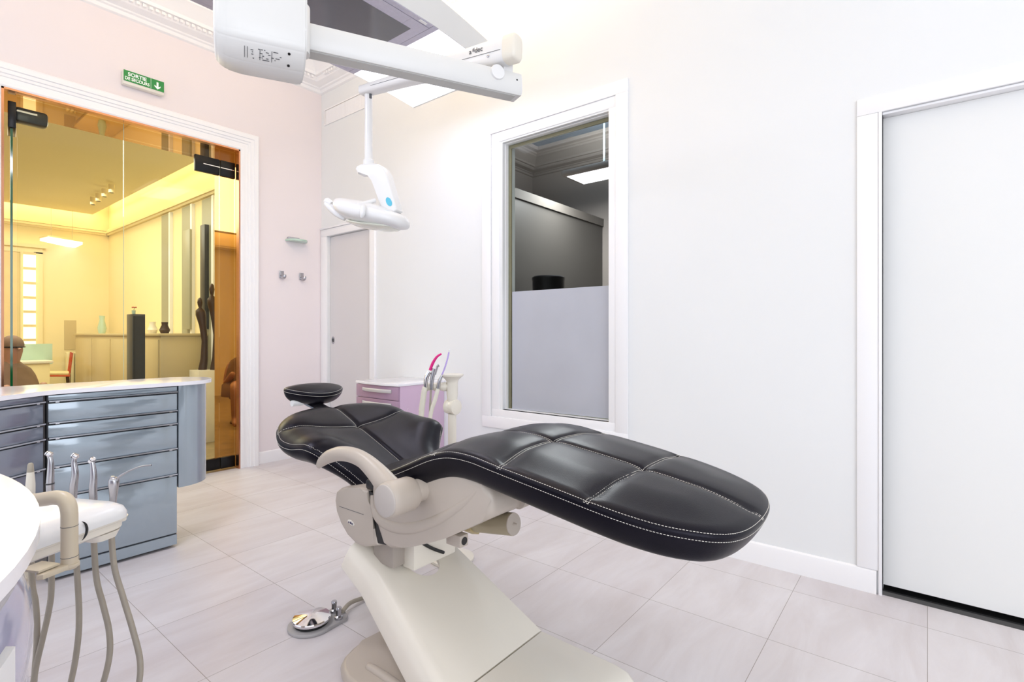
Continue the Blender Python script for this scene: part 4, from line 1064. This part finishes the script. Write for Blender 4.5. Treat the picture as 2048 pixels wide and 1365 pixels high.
bm = NB(); tube(bm, spline([sv(862, 778), sv(861, 800), sv(860, 830), sv(861, 870), V(868, 900, ds + .03), V(872, 980, ds + .05)], 8), .0055, 10); link('hose', bm, M['hose'], t)
t = thing('saliva_ejector', 'thin violet saliva ejector tube with clear tip leaning against the post', 'suction tool', tuple(sv(879, 770)), 'instruments on the suction post')
bm = NB(); tube(bm, spline([sv(884, 750), sv(890, 735), sv(895, 718), sv(898, 704)], 8), .0038, 10); link('tube', bm, M['violet'], t)
bm = NB(); lathe(bm, [(.004, 0), (.0055, .004), (.005, .014), (.001, .017)], sv(898, 705), Vector((.1, -.1, 1)), 14); link('tip', bm, M['white'], t)
bm = NB(); tube(bm, spline([sv(884, 751), sv(879, 762), sv(876, 778)], 6), [.006, .009, .008], 14); link('body', bm, M['steel'], t)
bm = NB(); tube(bm, spline([sv(876, 778), sv(870, 800), sv(862, 826), sv(858, 870), V(862, 930, ds + .03), V(856, 1000, ds + .05)], 8), .0105, 12); link('hose', bm, M['hosec'], t)

# ------------------------------------------------------------------ mauve drawer cabinet against the right wall
t = thing('side_cabinet', 'mauve drawer cabinet with white top against the right wall', 'cabinet', (2.55, 3.14, 0))
bx0, bx1, by0, by1, bz = 2.345, 2.788, 2.89, 3.385, .772
bm = NB(); box(bm, bx0 + .018, bx1, by0, by1, .004, bz, .002); link('body', bm, M['purple'], t)
bm = NB(); pl = [(bx1, by0 - .004), (bx1, by1 + .004), (bx0 + .0, by1 + .004), (bx0 - .016, (by0 + by1) / 2 + .12), (bx0 - .016, (by0 + by1) / 2 - .12), (bx0 + .0, by0 - .004)]
prism(bm, pl, X3, Y3, Z3, Vector((0, 0, 0)), bz, bz + .018, .004, 2); lab(link('top', bm, M['whitesol'], t, ang=40), 'white top')
zq = bz - .004
for hgt in (.098, .098, .13, .20, .222):
    bm = NB(); box(bm, bx0, bx0 + .017, by0 + .004, by1 - .004, zq - hgt + .003, zq, .002); dr = link('drawer_front', bm, M['purpled'], t)
    zh = zq - .034
    bm = NB(); hp_ = spline([(bx0 - .004, by1 - .09, zh), (bx0 - .022, (by0 + by1) / 2 + .08, zh), (bx0 - .022, (by0 + by1) / 2 - .08, zh), (bx0 - .004, by0 + .07, zh)], 8)
    tube(bm, hp_, .013, 12, flat=.35, up=Z3); link('bow_handle', bm, M['grip'], dr)
    zq -= hgt

# ------------------------------------------------------------------ neighbouring office behind the glass
OB = 10.3
bm = NB(); box(bm, -2.2, 2.62, YL + .011, OB, -.1, -.0005); o = struct('floor', bm, M['wood'], 'parquet floor of the office behind the glass', sm=False)
bm = NB(); box(bm, 2.50, 2.62, YL + WL, OB, 0, 3.3); o = struct('wall_office_right', bm, M['warmwall'], sm=False)
bm = NB(); box(bm, -2.2, 2.62, OB, OB + .1, 0, 3.3); o = struct('wall_office_back', bm, M['warmwall'], sm=False)
bm = NB(); box(bm, -2.3, -2.2, YL + WL, OB, 0, 3.3); o = struct('wall_office_left', bm, M['warmwall'], sm=False)
bm = NB(); box(bm, -2.2, 2.62, YL + WL, OB + .1, 3.25, 3.3); struct('ceiling', bm, M['warmceil'], 'upper ceiling of the office', sm=False)
bm = NB(); box(bm, -2.0, 2.24, YL + WL + .02, 10.07, 2.99, 3.06); box(bm, -1.6, 1.7, YL + WL + .02, 8.6, 2.965, 2.99); struct('trim_10', bm, M['warmceil'], 'dropped ceiling panel with a glowing cove around it', sm=False)
bm = NB(); box(bm, 2.26, 2.34, YL + WL + .1, 10.1, 3.075, 3.095); box(bm, -2.0, 2.3, 10.1, 10.18, 3.075, 3.095)
struct('trim_11', bm, M['cove'], 'glowing cove strip', sm=False)
bm = NB()
for z, d_ in ((2.72, .03), (2.75, .05), (2.79, .03)):
    box(bm, 2.50 - d_, 2.50, YL + WL, OB, z, z + .03); box(bm, -2.2, 2.5, OB - d_, OB, z, z + .03)
struct('trim_12', bm, M['warmwall'], 'picture rail moulding on the office walls', sm=False)
for y0 in (6.25, 6.85, 7.55):
    bm = NB(); box(bm, 2.465, 2.4995, y0, y0 + .05, 0, 2.7); o = struct('trim_%d' % (13 + int(y0 * 2) % 7), bm, M['white'], 'white upright batten on the office wall', sm=False)
    bm = NB(); box(bm, 2.485, 2.4995, y0 + .08, y0 + .36, .0, 2.7); struct('trim_%d' % (20 + int(y0 * 2) % 7), bm, M['greyg'], 'grey-green panel between the battens', sm=False)
# window at the far left
w2 = thing('window_2', 'office window with white panes and moulded surround at the far left', 'window', (.9, OB, 0)); w2['kind'] = 'structure'
def ob(px, py): return onY(px, py, OB - .02)
a, b = ob(18, 500), ob(74, 740)
bm = NB(); box(bm, .2, b.x + .06, OB - .05, OB - .001, a.z - .02, a.z + .06); box(bm, .2, b.x + .10, OB - .09, OB - .001, a.z + .06, a.z + .11); box(bm, b.x - .04, b.x + .06, OB - .05, OB - .001, .0, a.z); link('surround', bm, M['warmwall'], w2, sm=False)
bm = NB(); c_ = ob(49, 600); box(bm, c_.x - .05, c_.x + .06, OB - .06, OB - .02, .2, a.z - .02); link('shutter_stile', bm, M['warmwall'], w2, sm=False)
bm = NB(); box(bm, .2, c_.x - .05, OB - .04, OB - .02, .2, a.z - .02); link('curtain', bm, M['seatc'], w2, sm=False)
bm = NB(); box(bm, c_.x - .02, b.x - .02, OB - .064, OB - .061, .2, a.z - .02); lab(link('pane', bm, emis('bright_pane', '#fff6d8', 1.3), w2, sm=False), 'bright window panes')
bm = NB()
for py in (508, 538, 567, 596, 624, 652, 680): z = ob(60, py).z; box(bm, c_.x - .02, b.x - .02, OB - .08, OB - .0645, z - .018, z + .018)
link('glazing_bars', bm, M['seatc'], w2, sm=False)
# radiator
rx0, rx1 = ob(128, 700).x, ob(178, 700).x
t = thing('radiator', 'cream column radiator under the office wall niche', 'radiator', ((rx0 + rx1) / 2, OB - .1, 0))
for k in range(6):
    x = rx0 + (k + .5) * (rx1 - rx0) / 6
    bm = NB(); box(bm, x - .022, x + .022, OB - .18, OB - .05, .12, .87, .02, 3); link('column', bm, M['radi'], t)
bm = NB(); box(bm, rx0, rx1, OB - .15, OB - .08, .0, .16, .01); link('foot_rail', bm, M['radi'], t)
# niche patch
bm = NB(); box(bm, ob(129, 640).x, ob(153, 640).x, OB - .006, OB - .0005, .9, ob(140, 641).z); o = struct('trim_28', bm, M['warmlow'], 'ochre painted niche above the radiator', sm=False)
# low sideboard along the right wall
t = thing('sideboard', 'long sand-coloured sideboard standing along the office wall', 'sideboard', (2.2, 7.4, 0))
bm = NB(); box(bm, 2.02, 2.49, 6.45, 10.0, .0, 1.12, .004); link('body', bm, M['warmlow'], t)
bm = NB(); box(bm, 2.0, 2.49, 6.43, 10.02, 1.121, 1.15, .004); link('top', bm, M['warmlow'], t)
for k in range(4):
    bm = NB(); box(bm, 2.008, 2.0195, 6.5 + k * .87, 7.33 + k * .87, .06, 1.08, .002); link('door', bm, M['warmlow'], t)
for (y, h_, lb, mm) in [(9.4, .26, 'pale green glass vase farthest back on the sideboard', 'glasspale'), (7.3, .14, 'small cream pot in the middle of the sideboard', 'cream'), (6.9, .13, 'slim brown vase nearest on the sideboard', 'darkbr')]:
    bm = NB(); lathe(bm, [(.04, 0), (.055, h_ * .3), (.03, h_ * .75), (.035, h_)], (2.2, y, 1.1502), Z3, 20); tag(link('vase', bm, M[mm], None), lb, 'vase', 'vases on the sideboard')
# black floor cabinet / audio tower
p = V(272, 629, 5.35)
t = thing('tower_cabinet', 'tall narrow charcoal tower standing in the office behind the glass', 'cabinet', (p.x, p.y, 0))
bm = NB(); obox(bm, Vector((p.x, p.y, p.z / 2)), X3, Y3, Z3, .055, .09, p.z / 2 - .0, .003); link('body', bm, M['shade'], t)
bm = NB(); box(bm, p.x - .050, p.x + .050, p.y - .094, p.y - .0905, .1, p.z - .02); link('front_panel', bm, M['black'], t, sm=False)
# flower on the tower
t = thing('flower', 'small pink flower in a glass on top of the charcoal tower', 'flower', (p.x, p.y, p.z))
bm = NB(); lathe(bm, [(.015, 0), (.018, .04)], (p.x - .02, p.y, p.z + .0005), Z3, 14); link('glass', bm, M['glasspale'], t)
bm = NB(); tube(bm, [(p.x - .02, p.y, p.z + .01), (p.x - .015, p.y, p.z + .07)], .002, 6); link('stem', bm, M['green'], t)
bm = NB()
for k in range(6): lathe(bm, [(.002, 0), (.009, .006), (.003, .014)], (p.x - .015 + .010 * math.cos(k), p.y + .010 * math.sin(k), p.z + .068), Vector((math.cos(k), math.sin(k), .6)), 8)
link('petals', bm, M['red'], t)
# red chair
t = thing('office_chair', 'chair with red frame and sand cushion in front of the radiator', 'chair', tuple(V(96, 760, 7.3).xy) + (0,))
q0, q1 = V(62, 748, 7.3), V(139, 748, 7.3); sd = (q1 - q0).normalized(); sn = Vector((q0.x, q0.y, 0)).normalized(); L = (q1 - q0).length; zc_ = q0.z
cc = (q0 + q1) / 2
bm = NB(); obox(bm, cc + Z3 * .01, sd, sn, Z3, L / 2, .2, .022, .015, 3); link('seat', bm, M['seatc'], t)
bm = NB(); obox(bm, cc - Z3 * .02, sd, sn, Z3, L / 2, .21, .010, .004); link('seat_frame', bm, M['red'], t)
for a in (-1, 1):
    for b_ in (-1, 1):
        r0 = cc + sd * (a * (L / 2 - .03)) + sn * (b_ * .18) - Z3 * .03
        bm = NB(); tube(bm, [r0, Vector((r0.x + sd.x * a * .05, r0.y + sd.y * a * .05, 0.0))], [.014, .010], 8); link('leg', bm, M['darkbr'], t)
    r0 = cc + sd * (L / 2 - .01) + sn * (a * .19)
    bm = NB(); tube(bm, [r0, r0 + sd * .04 + Z3 * .30], .010, 8); link('back_post', bm, M['red'], t)
# desk at the far left of the office
q = V(56, 722, 6.3)
t = thing('desk', 'pale grey-green office desk with privacy screen behind the seated person', 'desk', (q.x, q.y, 0))
bm = NB(); obox(bm, Vector((q.x, q.y, q.z - .015)), X3, Y3, Z3, .20, .20, .015, .003); link('desk_top', bm, M['cream'], t)
bm = NB(); obox(bm, Vector((q.x + .02, q.y, q.z / 2 - .016)), X3, Y3, Z3, .15, .18, q.z / 2 - .016, .003); link('pedestal', bm, M['warmwall'], t)
bm = NB(); obox(bm, Vector((q.x + .02, q.y + .21, q.z + .07)), X3, Y3, Z3, .24, .006, .13); link('screen', bm, M['glasspale'], t, sm=False)
# four small ceiling spots
for k, (px, py) in enumerate([(186, 408), (197, 401), (209, 392), (223, 384)]):
    D_ = FW + RT * ((px - 1024) / FPX); d_ = (2.965 - .09 - CAMH) / ((669 - py) / FPX); q = V(px, py, d_)
    lb = ['farthest left', 'second from the left', 'third from the left', 'farthest right'][k]
    t = thing('ceiling_spot', 'small cream cylinder spotlight, %s of the four under the office ceiling' % lb, 'spotlight', (q.x, q.y, 2.965), 'ceiling spotlights in the office')
    bm = NB(); lathe(bm, [(.03, -.10), (.03, -.0005)], (q.x, q.y, 2.965), Z3, 18); link('barrel', bm, M['warmwall'], t)
    bm = NB(); lathe(bm, [(.022, -.103), (.022, -.1002)], (q.x, q.y, 2.965), Z3, 18); link('lens', bm, M['shade'], t)
# hanging light panel in the office
lp = [V(80, 481, 7.3), V(96, 478, 7.7), V(165, 489, 7.7), V(148, 497, 7.3)]
zc0 = 2.48
def atz(px, py, z): d_ = (z - CAMH) * FPX / (669 - py); return V(px, py, d_)
lp = [atz(80, 482, zc0), atz(97, 478, zc0), atz(165, 489, zc0), atz(148, 497, zc0)]
cl = sum(lp, Vector()) / 4
t = thing('hanging_light_panel', 'flat glowing light panel hanging in the office behind the glass', 'ceiling light', tuple(cl))
bm = NB(); loft(bm, [[Vector((p.x, p.y, z)) for p in lp] for z in (zc0, zc0 + .03)]); link('diffuser', bm, M['lens'], t, sm=False)
bm = NB(); loft(bm, [[cl + (Vector((p.x, p.y, cl.z)) - cl) * 1.05 + Z3 * dz for p in lp] for dz in (.0305, .05)]); link('housing', bm, M['warmwall'], t, sm=False)
for k in (0, 2):
    bm = NB(); e = (lp[k] + cl) / 2; tube(bm, [Vector((e.x, e.y, zc0 + .05)), Vector((e.x, e.y, 2.965))], .002, 6); link('wire', bm, M['steel'], t)
# two slender sculptures on a white plinth near the right cheek of the opening
pb = V(417, 740, 5.6)
t = thing('plinth', 'white plinth carrying two slender brown sculptures', 'plinth', (pb.x, pb.y, 0))
bm = NB(); box(bm, pb.x - .14, pb.x + .10, pb.y - .13, pb.y + .13, 0, pb.z, .003); link('block', bm, M['cream'], t)
for (px, top, lb, dx) in [(405, 596, 'small dark brown robed figurine, left one on the white plinth', 0), (427, 568, 'tall slender dark brown figurine, right one on the white plinth', 1)]:
    q = V(px, top, 5.6); hgt = q.z - pb.z
    bm = NB(); bx = Vector((q.x, q.y - .02 * dx, pb.z + .0005))
    lathe(bm, [(.04, 0), (.042, .01), (.036, hgt * .15), (.03, hgt * .4), (.035, hgt * .62), (.05, hgt * .76), (.045, hgt * .82), (.014, hgt * .86), (.02, hgt * .89), (.026, hgt * .93), (.02, hgt * .98), (.004, hgt)], bx, Z3, 20)
    for v in bm.verts: v.co.x = bx.x + (v.co.x - bx.x) * (1.0) + .025 * math.sin((v.co.z - bx.z) / hgt * 5)
    tag(link('figurine', bm, M['darkbr'], None, ang=60), lb, 'figurine', 'figurines on the white plinth')
# dark slot panels on the far right wall
for (x0, x1, y0, y1, lb) in [(369, 383, 463, 690, 'grey-green framed panel hanging on the office wall, left one'), (404, 413, 452, 720, 'dark narrow panel hanging on the office wall, nearer the opening')]:
    a = onX(x0, y0, 2.46); b = onX(x1, y0, 2.46)
    bm = NB(); box(bm, 2.44, 2.4995 if x0 > 390 else 2.464, min(a.y, b.y), max(a.y, b.y), max(1.2, CAMH - .06), a.z, .002); tag(link('wall_panel', bm, M['shade'] if x0 > 390 else M['greyg'], None), lb, 'wall panel')

# ------------------------------------------------------------------ seated person behind the glass, seen in profile facing right
def skin_mesh(name, verts, edges, radii, root, m, parent, sub=2):
    me = bpy.data.meshes.new(name); me.from_pydata([tuple(v) for v in verts], edges, []); me.materials.append(m)
    o = bpy.data.objects.new(name, me); C.objects.link(o)
    s_ = o.modifiers.new('s', 'SKIN'); s_.use_smooth_shade = True
    for v, r in zip(me.skin_vertices[0].data, radii): v.radius = (r, r) if not isinstance(r, tuple) else r
    me.skin_vertices[0].data[root].use_root = True
    sb_ = o.modifiers.new('b', 'SUBSURF'); sb_.levels = sub
    dg = bpy.context.evaluated_depsgraph_get(); nm = bpy.data.meshes.new_from_object(o.evaluated_get(dg))
    o.modifiers.clear(); o.data = nm; smooth(nm, 80)
    if not nm.materials: nm.materials.append(m)
    o.parent = parent; o.matrix_parent_inverse = Matrix.Translation(-parent.location)
    return o


PD = 5.0
hc = V(27, 697, PD)                     # centre of the head
fwd = (RT * .9 - FW * .25).normalized(); sdv = Z3.cross(fwd)
px_ = Vector((hc.x, hc.y, 0)) - fwd * .05
t = thing('person', 'person seated behind the glass in a brown coat, dark band round the head, facing right', 'person', (px_.x, px_.y, 0))
def L_(f, s_, z): return Vector((px_.x, px_.y, 0)) + fwd * f + sdv * s_ + Z3 * z
hz = hc.z
vs = [L_(-.02, 0, .50), L_(-.03, 0, .66), L_(-.01, 0, hz - .24), L_(.01, 0, hz - .15), L_(.04, 0, hz - .03), L_(.04, 0, hz + .05),
      L_(-.02, .17, hz - .26), L_(.02, .22, hz - .50), L_(.24, .14, .66), L_(-.02, -.17, hz - .26), L_(.02, -.22, hz - .50), L_(.24, -.14, .66),
      L_(.02, .10, .48), L_(.42, .12, .50), L_(.44, .12, .10), L_(.56, .12, .05), L_(.02, -.10, .48), L_(.42, -.12, .50), L_(.44, -.12, .10), L_(.56, -.12, .05)]
ed = [(0, 1), (1, 2), (2, 3), (3, 4), (4, 5), (2, 6), (6, 7), (7, 8), (2, 9), (9, 10), (10, 11), (0, 12), (12, 13), (13, 14), (14, 15), (0, 16), (16, 17), (17, 18), (18, 19)]
rd = [.13, .12, .10, .055, .085, .080, .06, .045, .035, .06, .045, .035, .085, .065, .045, .035, .085, .065, .045, .035]
skin_mesh('body', vs, ed, rd, 0, M['skin'], t)
bm = NB(); tube(bm, [L_(.105, 0, hz + .02), L_(.135, 0, hz - .01), L_(.115, 0, hz - .022)], [.008, .014, .008], 10); link('nose', bm, M['skin'], t)
# hair cap
bm = NB(); rings = []
for a in np.linspace(-.15, 1.5, 10):
    r = .098 * math.cos(a); z = .095 * math.sin(a)
    rings.append([L_(.03 + r * 1.02 * math.cos(q), r * .86 * math.sin(q), hz + .03 + z) for q in np.linspace(0, 2 * math.pi, 25)[:-1]])
loft(bm, rings); link('hair', bm, M['brown'], t, ang=60)
bm = NB(); tube(bm, [L_(.03 + .100 * math.cos(q), .088 * math.sin(q), hz + .012) for q in np.linspace(0, 2 * math.pi, 33)], .006, 8, cap=False); link('headband', bm, M['black'], t)
# coat
bm = NB(); rings = []
for z, rf, rs, f in [(hz - .12, .06, .065, .0), (hz - .16, .085, .11, -.005), (hz - .20, .11, .17, -.01), (hz - .26, .13, .205, -.01), (hz - .36, .165, .22, .01), (hz - .48, .20, .24, .03), (.50, .26, .27, .05), (.36, .30, .28, .06)]:
    rings.append([L_(f + rf * math.cos(q) * (1 + .05 * math.sin(5 * q)), rs * math.sin(q), z) for q in np.linspace(0, 2 * math.pi, 41)[:-1]])
loft(bm, rings); link('coat', bm, M['brown'], t, ang=60)
t2 = thing('stool', 'brown upholstered seat under the seated person', 'stool', (px_.x, px_.y, 0))
bm = NB(); lathe(bm, [(.17, .30), (.19, .32), (.19, .345), (.17, .355)], (px_.x, px_.y, 0), Z3, 24); link('seat', bm, M['brown'], t2)
bm = NB(); lathe(bm, [(.18, 0), (.18, .02), (.03, .04), (.03, .30)], (px_.x, px_.y, 0), Z3, 24); link('base', bm, M['darkbr'], t2)

# ------------------------------------------------------------------ dim room behind the window
SXW = 6.2
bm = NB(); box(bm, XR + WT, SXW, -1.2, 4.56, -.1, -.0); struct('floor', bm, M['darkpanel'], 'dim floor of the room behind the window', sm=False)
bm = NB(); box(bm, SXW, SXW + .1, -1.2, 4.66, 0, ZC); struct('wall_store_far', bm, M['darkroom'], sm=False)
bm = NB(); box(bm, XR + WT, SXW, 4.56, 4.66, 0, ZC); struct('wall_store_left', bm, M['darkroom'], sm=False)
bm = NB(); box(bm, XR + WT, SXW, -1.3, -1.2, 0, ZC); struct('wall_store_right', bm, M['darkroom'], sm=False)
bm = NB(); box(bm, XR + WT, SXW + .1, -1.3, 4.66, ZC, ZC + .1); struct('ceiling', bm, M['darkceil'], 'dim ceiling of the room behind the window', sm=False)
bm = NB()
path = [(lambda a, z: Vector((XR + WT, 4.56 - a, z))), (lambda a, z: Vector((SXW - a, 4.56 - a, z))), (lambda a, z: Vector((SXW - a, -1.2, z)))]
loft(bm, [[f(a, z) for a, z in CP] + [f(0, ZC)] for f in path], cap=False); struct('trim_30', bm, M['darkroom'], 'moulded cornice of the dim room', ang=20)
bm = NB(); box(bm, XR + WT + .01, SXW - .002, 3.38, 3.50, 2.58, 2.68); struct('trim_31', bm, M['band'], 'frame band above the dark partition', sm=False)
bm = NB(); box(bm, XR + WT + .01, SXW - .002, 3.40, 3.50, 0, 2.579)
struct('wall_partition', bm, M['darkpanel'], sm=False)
for k, (px, py) in enumerate([(1152, 282), (1210, 272)]):
    q = atz(px, py, ZC - .002)
    bm = NB(); lathe(bm, [(.11, 0), (.13, -.004), (.15, -.004), (.16, 0)], (q.x, q.y, ZC - .0005), Z3, 30, False)
    tag(link('ceiling_outlet', bm, M['darkroom'], None), ['round ceiling outlet seen through the window, the farther left one', 'round ceiling outlet seen through the window, the one cut by the frame'][k], 'air outlet', 'ceiling outlets')
zl = 2.98
lp = [atz(1134, 356, zl), atz(1262, 316, zl), atz(1262, 345, zl), atz(1176, 367, zl)]
y0, y1 = 2.4, atz(1134, 354, zl).y
xa, xb = atz(1134, 354, zl).x, atz(1176, 367, zl).x
cl = Vector(((xa + xb) / 2, (y0 + y1) / 2, zl))
t = thing('hanging_light_panel', 'glowing rounded light panel hanging in the dim room behind the window', 'ceiling light', tuple(cl))
bm = NB(); box(bm, min(xa, xb), max(xa, xb), y0, y1, zl, zl + .004); link('diffuser', bm, M['lens'], t, sm=False)
bm = NB(); box(bm, min(xa, xb) - .05, max(xa, xb) + .05, y0 - .05, y1 + .06, zl + .0045, zl + .075, .03, 4); link('housing', bm, M['darkroom'], t)
q = atz(1196, 330, zl + .075)
bm = NB(); tube(bm, [(cl.x, q.y, zl + .075), (cl.x, q.y, ZC)], .012, 10); link('wire', bm, mat('pale_cable', '#a8c0cc', .4), t)
t = thing('storage_drum', 'dark round drum standing behind the frosted film', 'drum', tuple(V(1097, 600, 5.5).xy) + (0,))
q = V(1097, 556, 5.5)
bm = NB(); lathe(bm, [(.17, 0), (.17, q.z - .03), (.175, q.z - .02), (.175, q.z)], (q.x, q.y, 0), Z3, 36); link('drum', bm, M['blackm'], t)
bm = NB(); lathe(bm, [(.165, q.z + .0005), (.16, q.z + .012)], (q.x, q.y, 0), Z3, 36); link('lid', bm, M['shade'], t)
# added black boxes behind the sliding doors, keeping sky light out of the gaps
bm = NB(); box(bm, XR + .10, XR + .13, DR0, DR1, 0, DRT); box(bm, XR + .08, XR + .11, DL0, DL1, 0, DLT); struct('pocket_blocker', bm, M['black'], sm=False)
